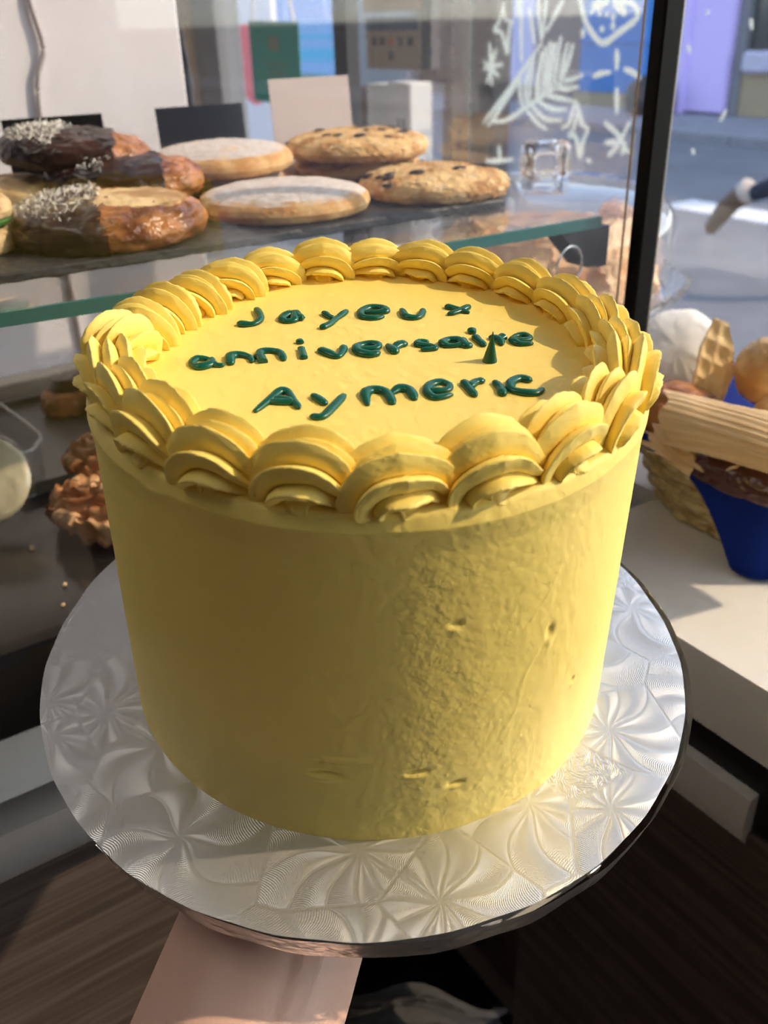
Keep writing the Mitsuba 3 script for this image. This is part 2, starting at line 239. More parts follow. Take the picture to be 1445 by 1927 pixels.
# ------------------------------------------------------------------ street
ROAD = mat('m_road', P(proc(lambda p, n, uv: mix((0.13, 0.135, 0.15), (0.19, 0.195, 0.215), fbm(p.x*3, p.y*3, 0, 4))), 0.8, 0.2))
PAVE = mat('m_pavement', P(proc(lambda p, n, uv: mix((0.20, 0.20, 0.22), (0.28, 0.28, 0.31), fbm(p.x*5, p.y*5, 0, 3))), 0.8, 0.2))
add('road', box((3.4, -30, -.3), (10.7, 60, -.1), .001), ROAD, 'grey asphalt road outside the shop window', kind='structure')
add('road__line_marking', box((6.85, 3.0, -.1), (7.30, 5.75, -.097), .001), plain('m_line', (0.62, 0.62, 0.64)), 'white painted road line')
add('pavement', box((1.35, -30, -.3), (3.3, 60, 0), .001), PAVE, 'grey pavement in front of the shop', kind='structure')
add('pavement_001', box((10.85, -30, -.3), (13.2, 60, .02), .001), PAVE, 'grey pavement across the street', kind='structure')
kerb = mikit.ply(box((0, 0, -.3), (.14, .985, 0), .012), PAVE, smooth=False)
for i in range(26): add('pavement_001__kerb_stone', kerb, None, tw=T().translate([10.70, 4.0+i, .025]))
for i in range(12): add('pavement__kerb_stone', kerb, None, tw=T().translate([3.27, -2.0+i, .005]))
FX = 12.9
def fac(root, part, y0, y1, z0, z1, m, dx=0.0, depth=.25, b=.01, label=None): return add(f'{root}__{part}', box((FX-dx, y0, z0), (FX-dx+depth, y1, z1), b), m, label)
LILAC = plain('m_lilac', (0.70, 0.56, 0.95)); PINKW = plain('m_pink_wall', (0.50, 0.40, 0.38)); SHOPB = plain('m_shop_blue', (0.02, 0.20, 0.55), 0.4)
TAN = plain('m_tan', (0.40, 0.31, 0.19)); DGLASS = plain('m_dark_glass', (0.07, 0.075, 0.07), 0.08, 0.6); PALEL = plain('m_pale_lilac', (0.60, 0.60, 0.85)); BRW = plain('m_brown_wall', (0.20, 0.16, 0.15))
b1 = thing('lilac_shop', 'lilac shop front with pillar across the street, right of the black post', 'building')
fac(b1, 'wall', 2.0, 11.05, 2.4, 6, PINKW); fac(b1, 'pier', 10.5, 11.05, 0, 2.4, PINKW)
fac(b1, 'pillar', 9.72, 10.55, .05, 2.6, LILAC, .18, .4, .03); fac(b1, 'pillar_edge', 10.46, 10.62, .0, 2.6, LILAC, .24, .3, .03); 
fac(b1, 'base_panel', 5.0, 9.6, .02, .62, TAN, .02); fac(b1, 'window_pane', 5.0, 9.6, .62, 2.4, DGLASS, -.06, .05); fac(b1, 'frame', 9.55, 9.72, .02, 2.4, GREYM, .06, .2)
b2 = thing('blue_shop', 'bright blue shop front across the street behind the painted berry', 'building')
fac(b2, 'wall', 11.06, 15.0, 2.8, 6, PINKW); fac(b2, 'blue_panel', 11.1, 12.95, .25, 2.8, SHOPB, .05); fac(b2, 'base_panel', 11.1, 13.1, .02, .25, TAN, .03)
fac(b2, 'trim_board', 11.1, 12.95, 1.02, 1.06, SHOPB, .09); fac(b2, 'brown_wall', 12.95, 14.15, .02, 2.8, BRW); fac(b2, 'pale_pillar', 14.15, 15.0, .3, 2.8, PALEL, .1)
fac(b2, 'pillar_base', 14.15, 15.0, .0, .3, BRW, .14)
b3 = thing('gateway_house', 'dark gateway house across the street between pale pillar and blue shutter', 'building')
fac(b3, 'wall', 15.05, 21.4, 2.4, 6, PINKW); fac(b3, 'gate', 15.0, 18.2, .2, 2.4, DARKM, -.2); fac(b3, 'gate_base', 15.0, 18.2, .0, .22, BRW, -.15); fac(b3, 'pier', 18.2, 21.4, 0, 2.4, GREYM)
b4 = thing('shutter_shop', 'shop front with pale blue roller shutter beyond the green sign', 'building')
SHUT = plain('m_shutter', (0.30, 0.45, 0.80)); SHUT2 = plain('m_shutter_cyan', (0.10, 0.45, 0.75)); REDP = plain('m_red', (0.85, 0.16, 0.17)); WHP = plain('m_white_paint', (0.80, 0.76, 0.77))
fac(b4, 'wall', 21.4, 34, 2.4, 6, PINKW); fac(b4, 'base', 21.4, 34, 0, .3, GREYM, .02)
for i in range(21): add(b4+'__shutter_slat', box((FX-.03, 21.5, .30+i*.1), (FX+.05, 24.4, .392+i*.1), .008), SHUT2 if i in (3, 4, 5, 8) else SHUT)
fac(b4, 'white_panel', 24.5, 34, .3, 2.4, WHP); 
av = thing('advertising_board', 'white advertising board with blurred red shapes on the pavement beyond the green sign', 'board')
add(av+'__board', box((2.60, 4.98, .30), (2.64, 5.52, 1.75), .006), WHP)
for k, (yc, zc, w, h) in enumerate(((5.30, 1.36, .16, .10), (5.24, 1.17, .17, .13))):
    c = lathe([(0, 0), (1, 0), (.97, .004), (0, .004)], 36); c.apply_scale([h, w, 1]); c = rot(c, (0, 1, 0), -90); add(av+'__red_shape', mv(c, (2.5995, yc, zc)), REDP)
for yy in (5.02, 5.48): add(av+'__leg', box((2.605, yy-.02, 0.001), (2.635, yy+.02, .30), .004), GREYM)
bg = thing('parcel_sack', 'dark rounded sack on the far pavement beside the lilac pillar', 'sack')
add(bg, displace(mv(rot(lathe(np.array([(0, 0), (.3, .02), (.36, .2), (.3, .42), (.12, .56), (0, .6)]), 30), (0, 0, 1), 0), (12.25, 10.80, .02)), .05, 4, 3), DARKM)
cu = displace(box((12.72, 9.0, .62), (12.86, 9.5, .92), .05).subdivide().subdivide().subdivide(), .012, 9, 2)
add('pillow', cu, plain('m_pillow', (0.55, 0.52, 0.62)), 'pale lilac cushion leaning in the far shop window', 'cushion')
# walking person
J = {'hip': (5.2, 3.36, .86), 'hip2': (5.34, 3.34, .86), 'kn': (5.2, 3.45, .52), 'an': (5.2, 3.74, .40), 'toe': (5.2, 3.92, .20), 'kn2': (5.34, 3.05, .46), 'an2': (5.34, 2.98, -.02), 'toe2': (5.34, 2.78, -.06), 'ch': (5.27, 3.22, 1.28), 'nk': (5.27, 3.18, 1.46), 'hd': (5.27, 3.14, 1.60)}
B = lambda a, ra, b, rb: (J[a] if isinstance(a, str) else a, ra, J[b] if isinstance(b, str) else b, rb)
pe = thing('person', 'person in dark blue jeans and brown ankle boots striding along the road', 'person')
add(pe+'__body', body_mesh([B('hip', .10, 'hip2', .10), B('hip', .095, 'kn', .062), B('kn', .062, 'an', .045), B('hip2', .095, 'kn2', .062), B('kn2', .062, 'an2', .045), B('hip', .12, 'ch', .15), B('hip2', .12, 'ch', .15), B('ch', .13, 'nk', .055), B('nk', .05, 'hd', .095),
    B((5.10, 3.22, 1.36), .055, (5.05, 3.0, 1.12), .042), B((5.05, 3.0, 1.12), .042, (5.08, 2.85, .98), .035), B('ch', .1, (5.10, 3.22, 1.36), .055), B('ch', .1, (5.44, 3.22, 1.36), .055), B((5.44, 3.22, 1.36), .055, (5.5, 3.4, 1.12), .042), B((5.5, 3.4, 1.12), .042, (5.46, 3.45, .95), .035)], .04, 8), plain('m_jeans', (0.018, 0.026, 0.05), 0.8))
add(pe+'__boot', body_mesh([((5.2, 3.70, .435), .068, (5.2, 3.79, .37), .062), ((5.2, 3.79, .36), .058, (5.2, 3.92, .19), .042), ((5.2, 3.84, .34), .05, (5.2, 3.92, .2), .045)], .03, 6), plain('m_boot', (0.13, 0.085, 0.055), 0.6), 'brown boot')
add(pe+'__boot', body_mesh([((5.34, 2.98, .1), .06, (5.34, 2.97, -.04), .055), ((5.34, 2.97, -.05), .05, (5.34, 2.76, -.06), .04)], .03, 6), 'm_boot', 'brown boot')
add(pe+'__boot_cuff', tube([(5.2, 3.67, .46), (5.2, 3.71, .43)], [.078, .074], 20), plain('m_cuff', (0.55, 0.48, 0.42)), 'pale boot cuff')

# ------------------------------------------------------------------ display case on the left
dc = thing('display_case', 'glass pastry display case with black posts and wood base, left of the window', 'display case')
A = lambda part, lo, hi, m, b=.002, label=None: add(f'{dc}__{part}', box(lo, hi, b), m, label)
A('corner_post', (.565, .489, 1.06), (.584, .502, 1.80), MATB, .0015, 'black corner post')
A('corner_trim', (.5843, .490, 1.06), (.5868, .494, 1.80), STEEL, .0008, 'bright metal edge')
A('rear_post', (.588, .955, 1.06), (.608, .98, 1.80), DARKM)
A('floor_panel', (-1.3, .515, 1.075), (.585, 1.0, 1.10), STONE)
A('front_rail', (-1.3, .492, 1.060), (.59, .516, 1.118), BLACKG, .004)
A('steel_band', (-1.3, .500, 1.008), (.59, .520, 1.0585), CREAM, .002)
A('gap_strip', (-1.3, .53, .90), (.468, .55, 1.007), BLACK)
def bumper(x): 
    pr = [(.034, .055), (.0, .052), (-.004, .030), (.0, .014), (.009, .004), (.022, 0), (.034, 0)]
    return pr
pr = np.array(bumper(0)); pm = prism(pr, 1.76)                      # (depth, height) extruded
M4 = np.array([[0, 0, 1, -1.3], [1, 0, 0, .492], [0, 1, 0, .938], [0, 0, 0, 1.0]]); pm.apply_transform(M4)
add(dc+'__bumper_bar', pm, STEEL, 'rounded metal bumper bar', smooth=40)
A('wood_panel', (-1.3, .528, .05), (.20, .548, .944), WOOD)
A('wood_panel', (.20, .548, .05), (.215, .95, .944), BLACK)
A('recess_back', (.215, .93, .05), (.60, .95, 1.0), BLACK)
A('recess_shelf', (.215, .50, .05), (.60, .93, .12), BLACK)
for y0, y1 in ((.487, .512), (.985, 1.01)): A('top_bar', (-1.3, y0, 1.80), (.59, y1, 1.825), DARKM)
add(dc+'__top_pane', tri([(-1.3, .512, 1.815), (.59, .512, 1.815), (.59, .985, 1.815), (-1.3, .985, 1.815)], [(0, 1, 2), (0, 2, 3)]), GLASS, smooth=False)
for k, (x0, x1, y) in enumerate([(-.62, .5535, .4985), (-1.3, -.58, .5035)]):
    add(dc+'__front_pane', tri([(x0, y, 1.119), (x1, y, 1.119), (x1, y, 1.80), (x0, y, 1.80)], [(0, 1, 2), (0, 2, 3)]), GLASS, smooth=False)
A('pane_edge', (.5535, .4975, 1.119), (.5548, .4995, 1.80), EDGEB, .0003)
for y0, y1, x in ((.512, .745, .574), (.737, .955, .590)):
    add(dc+'__side_pane', tri([(x, y0, 1.10), (x, y1, 1.10), (x, y1, 1.80), (x, y0, 1.80)], [(0, 1, 2), (0, 2, 3)]), GLASS, smooth=False)
A('pane_edge', (.5895, .7355, 1.10), (.5905, .737, 1.80), EDGET, .0003)
bp = add(dc+'__back_panel', box((-1.3, 1.012, 1.115), (.420, 1.03, 1.95), .002), PANEL, 'white sunlit back panel')
add(bp+'__lower_strip', box((-1.3, .985, 1.10), (.420, 1.011, 1.122), .002), plain('m_strip', (0.42, 0.36, 0.30), .3))
for k, (y, r) in enumerate(((1.0115, .0026),)):
    add('cable', tube(curve([(.2690, 1.009, 1.62), (.2700, 1.009, 1.50), (.2705, 1.008, 1.476), (.2750, 1.007, 1.437), (.2650, 1.007, 1.412), (.2600, 1.008, 1.376), (.258, 1.009, 1.30), (.2575, 1.009, 1.125)], 10), r, 8), plain('m_cable', (0.45, 0.40, 0.41)), 'pale grey cable running down the white panel', 'cable')
cl = sheet(lambda u, v: np.stack([.432+.026*u+.006*np.sin(v*7+u*3)*u, 1.10+.006*np.sin(u*18)+.01*v, 1.10+.42*v-.02*u*v*v*2], -1), 30, 40, .003)
add('knitted_cloth', displace(cl, .003, 160, 2), plain('m_knit', (0.10, 0.105, 0.115), .9), 'dark grey knitted cloth hanging beside the white panel', 'cloth')
# glass shelf
gs = thing('glass_shelf', 'glass shelf with green edge holding the slate tray in the display case', 'shelf')
SH = np.array([(-1.0, .585), (.0948, .538), (.2485, .522), (.5440, .5125), (.556, .925), (-1.0, .97)])
top = prism(SH, .0001); top.apply_translation([0, 0, 1.3115]); v2, f2 = [], []
for z in (1.3115,):
    n0 = len(SH); add(gs+'__pane', tri(np.c_[SH, np.full(n0, z)], [(0, 1, 5), (1, 2, 5), (2, 4, 5), (2, 3, 4)]), GLASS, smooth=False)
e = np.vstack([np.c_[SH[:4], np.full(4, 1.3035)], np.c_[SH[:4], np.full(4, 1.3117)]]); off = np.array([0, .0035, 0])
ev = np.vstack([e, e+off]); ef = []
for i in range(3): ef += [(i, i+1, i+5), (i, i+5, i+4), (i+4, i+5, i+13), (i+4, i+13, i+12), (i+8, i+9, i+1), (i+8, i+1, i), (i+12, i+13, i+9), (i+12, i+9, i+8)]
add(gs+'__front_edge', tri(ev, ef), EDGE, 'green glass edge', smooth=False)
br = prism([(0, 0), (.052, 0), (.052, -.032), (.030, -.030)], .022); br.apply_transform(np.array([[1, 0, 0, .5050], [0, 0, -1, .538], [0, 1, 0, 1.3030], [0, 0, 0, 1.0]]))
add(gs+'__bracket', br, DARKM, 'black shelf bracket', smooth=False)
sl = displace(box((-.55, .598, 1.3125), (.513, .90, 1.3190), .0012).subdivide_to_size(.012), .0014, 90, 4)
add('slate_tray', rot(sl, (0, 0, 1), -1.5, (.2, .6, 1.31)), SLATE, 'long dark slate tray under the pastries on the glass shelf', 'tray')
# ------------------------------------------------------------------ pastries on the shelf
Z0 = 1.3192
def cookie_mesh(r, h, seed, lump=.0016, dome=.25):
    pr = [(0, 0)]+[(r*a, h*b) for a, b in ((.5, 0), (.90, 0), (.965, .10), (1.0, .32), (.985, .50), (.95, .65), (.88, .76), (.72, .88), (.5, .96+dome*.1), (.25, 1+dome*.15), (0, 1+dome*.18))]
    pr = np.array(pr); q = []
    for i in range(len(pr)-1):
        for t in np.linspace(0, 1, 5, endpoint=False): q.append(pr[i]*(1-t)+pr[i+1]*t)
    q.append(pr[-1]); m = lathe(q, 110); m.vertices[:, :2] *= (1+(meshkit.fbm(m.vertices*[9, 9, 0]+seed, 2, seed)-.5)*.10)[:, None]
    m = displace(m, lump, 120, seed, 3); m.vertices[:, 2] = np.maximum(m.vertices[:, 2], 0); return m
def cookie(kind, key, x, y, z, r, h, seed, label, group, tilt=(0, 0), chips=0):
    t = thing(key, label, 'cookie', group)
    m = cookie_mesh(r, h, seed, 0.0008 if kind == SUGAR else .0022)
    R4 = T().translate([x, y, z]).rotate([1, 0, 0], tilt[0]).rotate([0, 1, 0], tilt[1])
    add(t+'__dough', m, kind, tw=R4)
    rr = np.random.default_rng(seed)
    for i in range(chips):
        a, d = rr.random()*6.28, r*math.sqrt(rr.random())*.98
        q = d/r; zz = h*np.interp(q, [0, .5, .72, .88, .95, 1], [1.03, .98, .88, .76, .62, .35])
        cm = displace(trimesh.creation.icosphere(2, .0034+.0025*rr.random()), .001, 300, i); cm.apply_scale([1.2, .9, .38])
        add(t+'__chocolate_chip', mv(cm, (d*math.cos(a), d*math.sin(a), zz)), CHIP, tw=R4)
    return t
cookie(SUGAR, 'sugar_cookie', .348, .668, Z0, .0675, .0215, 1, 'flat sugar-dusted cookie lying at the front of the slate', 'sugar cookies on the slate')
cookie(SUGAR, 'sugar_cookie', .380, .830, Z0, .062, .0165, 2, 'sugar cookie underneath another, behind the front sugar cookie', 'sugar cookies on the slate')
cookie(SUGAR, 'sugar_cookie', .355, .795, Z0+.0185, .0635, .0215, 3, 'sugar-dusted cookie on top of another in front of the black card', 'sugar cookies on the slate', tilt=(1.5, -1))
cookie(COOKIE, 'chocolate_chip_cookie', .484, .652, Z0, .0640, .0220, 4, 'chocolate chip cookie nearest the right end of the slate', 'chocolate chip cookies on the slate', chips=15)
cookie(COOKIE, 'chocolate_chip_cookie', .500, .800, Z0, .066, .017, 5, 'chocolate chip cookie underneath another at the back of the slate', 'chocolate chip cookies on the slate', chips=8)
cookie(COOKIE, 'chocolate_chip_cookie', .492, .785, Z0+.0185, .0675, .0225, 6, 'chocolate chip cookie on top of another in front of the pink card', 'chocolate chip cookies on the slate', chips=15)
def flakes(fn, n, seed, size=.0035):
    rr = np.random.default_rng(seed); out = []
    for i in range(n):
        p, up = fn(rr); d = rr.normal(size=3); d /= np.linalg.norm(d); d = d*.8+np.array([0, 0, .15]); L = size*(.5+rr.random()); w = np.cross(d, rr.normal(size=3)); w = w/np.linalg.norm(w)*.0005
        a, b = p-d*L*.4, p+d*L*.7; h = np.array([0, 0, .0006])
        out.append(tri([a-w, a+w, b+w, b-w, (a+b)/2+h], [(0, 1, 4), (1, 2, 4), (2, 3, 4), (3, 0, 4), (0, 2, 1), (0, 3, 2)]))
    return join(out)
def bun(x, y, z, r, h, seed, label, tilt, group, cream=True, yaw=0, coat=-.15, ecc=1.0):
    """a round glazed pastry dipped in chocolate on its left side, coconut on the chocolate"""
    t = thing('dipped_pastry', label, 'pastry', group)
    R4 = T().translate([x, y, z]).rotate([0, 0, 1], yaw).rotate([1, 0, 0], tilt[0]).rotate([0, 1, 0], tilt[1])
    m = cookie_mesh(r, h, seed, .003, .1); m.apply_scale([1, ecc, 1]); add(t+'__crust', m, BROWN, tw=R4)
    s = m.copy(); s.vertices = s.vertices+s.vertex_normals*.0018
    c3 = s.triangles_center; keep = c3[:, 0]*.97+c3[:, 1]*.243 < coat*r+.016*(meshkit.fbm(c3*55+seed, 3, seed)-.5)
    s.update_faces(keep); s.remove_unreferenced_vertices(); add(t+'__chocolate_coat', s, CHOC, tw=R4, smooth=40)
    if cream:
        c = lathe([(0, h*.7), (r*.66, h*.72), (r*.68, h*.92), (r*.5, h*1.03), (0, h*1.08)], 60); c.apply_scale([1, .86*ecc, 1]); c = displace(c.subdivide(), .002, 90, seed)
        add(t+'__cream_filling', mv(c, (r*.14, 0, 0)), DOUGH, tw=R4)
    def fn(rr):
        a = math.radians(rr.uniform(110, 260)); d = r*math.sqrt(rr.random())*.92; return np.array([d*math.cos(a)-r*.02, d*math.sin(a)*ecc, h*np.interp(d/r, [0, .6, .8, .92], [1.05, .98, .86, .70])+.002+.003*rr.random()]), 0
    add(t+'__coconut_flakes', flakes(fn, 420, seed), COCO, tw=R4, kind='stuff', smooth=False)
    return t
G = 'chocolate dipped pastries on the slate'
bun(.206, .664, Z0, .067, .028, 11, 'round cream pastry half dipped in chocolate with coconut, lowest at the front', (0, 0), G, yaw=-28, coat=-.12)
bun(.250, .745, Z0+.018, .062, .026, 12, 'chocolate covered pastry lying across the front cream pastry', (3, 4), G, cream=False, yaw=-30, coat=.40, ecc=.75)
bun(.222, .775, Z0+.039, .058, .022, 13, 'chocolate covered pastry on top of the pile before the black card', (4, 5), G, cream=False, yaw=-30, coat=.50, ecc=.75)
bn = displace(cookie_mesh(.058, .030, 14, .002), .001, 100, 5)
add('glazed_bun', mv(bn, (.165, .800, Z0)), DOUGH, 'dull glazed bun in shadow at the bottom of the pastry pile', 'bun')
for k, (dz, lab) in enumerate(((0, 'lower pale biscuit at the left end of the slate'), (.021, 'upper pale biscuit at the left end of the slate with green filling'))):
    t = thing('pale_biscuit', lab, 'biscuit', 'pale biscuits at the left end of the slate')
    add(t+'__dough', mv(cookie_mesh(.034, .018, 20+k, .001), (.112, .682, Z0+dz)), DOUGH)
    if k: add(t+'__green_filling', mv(lathe([(0, 0), (.030, 0), (.031, .002), (.030, .0035), (0, .0035)], 40), (.112, .682, Z0+dz-.0028)), plain('m_greenfill', (0.05, 0.20, 0.04)))
# cards behind the pastries
def card(key, x0, x1, y, z0, z1, m, label, lean=-6, yaw=-4):
    c = box((x0, y, z0), (x1, y+.0012, z1), .0003); c = rot(rot(c, (1, 0, 0), lean, (0, y, z0)), (0, 0, 1), yaw, ((x0+x1)/2, y, 0)); return add(key, c, m, label, 'card')
card('price_card', .196, .283, .885, Z0, 1.384, BLACKG, 'blank black price card behind the chocolate pastries', yaw=-6)
card('price_card', .337, .424, .885, Z0, 1.384, BLACKG, 'blank black price card behind the sugar cookies', yaw=-6)
card('pink_card', .462, .552, .890, Z0, 1.402, PINKC, 'faded pink card standing behind the cookies', yaw=-6)
add('wire_ring', rot(trimesh.creation.torus(.0148, .0010, 48, 10), (1, 0, 0), 90).apply_transform(trimesh.transformations.rotation_matrix(.12, (0, 0, 1))).apply_translation([.5070, .5075, 1.2800]), WIRE, 'small bright wire ring hanging in front of the black shelf bracket', 'ring', smooth=True)
# ------------------------------------------------------------------ case floor
F0 = 1.1005
tr = thing('grey_tray', 'grey metal tray on the case floor holding dark pastries', 'tray')
add(tr+'__base', box((.115, .745, F0), (.42, .96, F0+.004), .001), plain('m_tray', (0.16, 0.16, 0.155), .3, metallic=.6))
for lo, hi in (((.115, .742, F0), (.42, .746, F0+.012)), ((.113, .742, F0), (.117, .96, F0+.012)), ((.113, .957, F0), (.42, .961, F0+.012))): add(tr+'__rim', box(lo, hi, .001), 'm_tray')
for k, (x, y, r, h, m, lab) in enumerate(((.222, .912, .034, .030, CHOC, 'dark chocolate topped loaf behind the cake edge, rear on the grey tray'), (.262, .870, .034, .030, BROWN, 'brown glazed loaf on the grey tray, beside the chocolate topped loaf'))):
    t = thing('small_loaf', lab, 'loaf', None); b = cookie_mesh(r, h, 40+k, .003); b.apply_scale([1.2, .8, 1]); add(t+'__crust', mv(b, (x, y, F0+.0045)), BROWN)
    c = lathe([(0, h*.95), (r*.8, h*.85), (r*.6, h*1.2), (0, h*1.3)], 40); c.apply_scale([1.2, .8, 1]); add(t+'__topping', mv(displace(c.subdivide(), .002, 90, k), (x, y, F0+.0045)), m)
for k, (x, y, lab) in enumerate(((.2235, .795, 'small brown nut ball half hidden by the cake edge'),)):
    add('nut_ball', mv(displace(trimesh.creation.icosphere(4, .014), .002, 150, 3), (x, y, F0+.0182)), BROWN, lab, 'pastry')
def turnover(x, y, yaw, s, seed):
    def fn(u, v):
        a = (u-.5)*math.pi*1.05; rr = .056*s*v**.8; puff = .026*s*np.sqrt(np.clip(1-v**2.2, 0, 1))*(.7+.3*np.cos(a))+.004
        cr = np.clip((v-.7)/.3, 0, 1)*.003*np.sin(a*24)+.0016*np.sin(v*34+2*np.sin(a*3))
        return np.stack([rr*np.cos(a)+.003*np.sin(v*30), rr*np.sin(a)*1.1, puff+cr+.003*np.sin(v*22+a*5)], -1)
    m = sheet(fn, 120, 50, .006); m = displace(m, .0012, 60, seed); m = rot(m, (0, 0, 1), yaw); return mv(m, (x, y, F0+.008))
add('flaky_turnover', turnover(.176, .655, 205, 1.0, 3), mat('m_flaky', P(proc(crust((0.45, 0.17, 0.05), (0.85, 0.52, 0.26), 50)), .45, .4), bump=lambda p, n, uv: fbm(p.x*140, p.y*140, p.z*140, 3)*0.0015), 'golden flaky pastry with crimped edge beside the cake', 'pastry', 'flaky pastries on the case floor', smooth=True)
t2 = turnover(.205, .725, 190, .9, 4); add('flaky_turnover', mv(t2, (0, 0, .006)), 'm_flaky', 'browner flaky pastry behind the crimped one, near the tray', 'pastry', 'flaky pastries on the case floor', smooth=True)
for k, (x, y) in enumerate(((.0995, .652), (.105, .585), (.0965, .560), (.083, .520))):
    add('crumb', mv(displace(trimesh.creation.icosphere(2, .0022-.0004*k), .0006, 400, k), (x, y, F0+.0012)), DOUGH, 'small golden crumb on the dark case floor', 'crumb', 'crumbs on the case floor')
# clear plastic tub with wrapped biscuit
def film(fn, nu, nv, amp, freq, seed): return displace(sheet(fn, nu, nv), amp, freq, seed, 3)
tub = thing('clear_tub', 'clear plastic tub with rounded corner on the dark case floor', 'tub')
prf = [(-.12, .765), (.085, .752), (.122, .742), (.136, .755), (.142, .785), (.125, .93)]
pc = curve(prf, 10)
w0 = np.c_[pc, np.full(len(pc), F0)]; w1 = np.c_[pc+[.004, 0], np.full(len(pc), F0+.042)]
add(tub+'__wall', displace(tri(np.vstack([w0, (w0+w1)/2, w1]), grid_faces(3, len(pc))), .002, 60, 2), FILM, smooth=True)
add(tub+'__rim', tube(w1, .0016, 8), plain('m_frost_plastic', (0.34, 0.34, 0.33), .15, .6))
add(tub+'__foot', tube(w0+[0, 0, .0015], .0013, 8), 'm_frost_plastic')
add(tub+'__film', film(lambda u, v: np.stack([-.12+.25*u, .755+.15*v, F0+.010+.008*np.sin(u*14)*np.sin(v*11)], -1), 60, 40, .008, 35, 5), FILM, smooth=True)
wb = cookie_mesh(.036, .012, 51, .0008)
wt = thing('wrapped_biscuit', 'pale round biscuit in clear wrap leaning at the left edge of the picture', 'biscuit')
R4 = T().translate([.087, .716, F0+.036]).rotate([0, 0, 1], -24).rotate([1, 0, 0], 52)
add(wt+'__biscuit', wb, plain('m_palebis', (0.70, 0.64, 0.44), .4), tw=R4)
wr = cookie_mesh(.040, .018, 52, .0012); wr.apply_translation([0, 0, -.003]); add(wt+'__wrap', wr, CLEAR, tw=R4, smooth=True)

# ------------------------------------------------------------------ counter along the window
ct = thing('window_counter', 'white counter along the shop window with black recess and wood front', 'counter')
C = lambda part, lo, hi, m, b=.002, label=None: add(f'{ct}__{part}', box(lo, hi, b), m, label)
ctop = m3.Manifold.cube((.42, 2.30, .060)).translate((.467, -1.2, .990)).trim_by_plane((0, -1, 0), -.487)+m3.Manifold.cube((.29, 2.6, .060)).translate((.63, .40, .990))+m3.Manifold.cube((.52, 1.8, .060)).translate((.63, 1.2, .990))
add(ct+'__top', ctop, WHITE, smooth=20)
C('recess', (.4695, -1.2, .926), (.87, .487, .989), BLACK)
C('wood_panel', (.478, -1.2, .05), (.502, .487, .905), WOOD)
C('wood_ledge', (.466, -1.2, .905), (.53, .487, .9255), WOOD)
C('base', (.66, .49, .05), (.88, 2.9, .985), WOOD)
pm = prism(np.array([(.030, .058), (.0, .056), (-.002, .030), (.002, .014), (.010, .004), (.024, 0), (.030, .002)]), .24)
pm.apply_transform(np.array([[1, 0, 0, .460], [0, 0, -1, .487], [0, 1, 0, .905], [0, 0, 0, 1.0]]))
add(ct+'__bumper_bar', pm, CREAM, 'rounded cream bumper bar end', smooth=40)
# cake stand, waffles and dome
SX, SY = .772, .822; CT = 1.0503
cs = thing('cake_stand', 'cut glass cake stand under the clear dome, behind the black post', 'cake stand')
add(cs+'__foot', mv(lathe([(0, 0), (.075, 0), (.078, .004), (.05, .012), (.018, .03), (.014, .06), (.025, .085), (.03, .092), (0, .092)], 64), (SX, SY, CT)), CUT)
th = np.linspace(0, 2*np.pi, 240, endpoint=False); rp = []
for r, z in ((0, 0), (.10, 0), (.155, .008), (.174, .022), (.178, .026), (.175, .028), (.155, .014), (.10, .006), (0, .006)):
    k = np.clip((r-.12)/.06, 0, 1); rp.append(np.stack([r*(1+.012*k*np.cos(48*th))*np.cos(th), r*(1+.012*k*np.cos(48*th))*np.sin(th), z+.0025*k*np.cos(48*th+1)], 1))
pl = tri(np.vstack(rp), grid_faces(len(rp), 240, True)); pl.merge_vertices(); pl.update_faces(pl.nondegenerate_faces())
add(cs+'__plate', mv(pl, (SX, SY, CT+.0925)), CUT)
PZ = CT+.0992
def waffle(r, h, seed):
    n, m = 110, 200; u = np.linspace(0, 1, n)**.8; a = np.arange(m)*2*np.pi/m; U, A_ = np.meshgrid(u, a, indexing='ij')
    edge = 1+.03*np.sin(A_*17+seed)+.03*np.sin(A_*29+2*seed)
    X, Y = r*U*np.cos(A_)*edge, r*U*np.sin(A_)*edge
    s = .036; hx = np.abs(np.sin(X/s*math.pi+seed))*np.abs(np.sin((X*.5+Y*.866)/s*math.pi))+.25*np.abs(np.sin((X*.5-Y*.866)/s*math.pi))
    Z = h*(.32+.62*(1-hx/1.25))+.003*(meshkit.fbm(np.stack([X*18, Y*18, X*0+seed], -1), 2)-.5)
    top = np.stack([X, Y, Z], -1).reshape(-1, 3); bot = np.stack([X*.985, Y*.985, 0*Z], -1).reshape(-1, 3); k = len(top)
    f = grid_faces(n, m, True); e = np.arange(m); o = (n-1)*m; e2 = (e+1) % m
    side = np.vstack([np.stack([o+e, o+e2, o+e+k], 1), np.stack([o+e2, o+e2+k, o+e+k], 1)])
    mm = tri(np.vstack([top, bot]), np.vstack([f, f[:, ::-1]+k, side])); mm.merge_vertices(); mm.update_faces(mm.nondegenerate_faces()); mm.fix_normals(); return mm
zz = PZ+.004
for i in range(4):
    w = waffle(.102-.004*(i % 3), .0185, i*1.7); lab = ['lowest', 'second lowest', 'second highest', 'topmost'][i]
    add('waffle', rot(mv(w, (SX+.012*math.sin(i*2.1), SY+.012*math.cos(i*1.7), zz)), (math.cos(i), math.sin(i), 0), .5, (SX, SY, zz))  , WAFFLE, f'{lab} thin golden waffle in the pile under the glass dome', 'waffle', 'waffles under the glass dome', smooth=True); zz += .0205
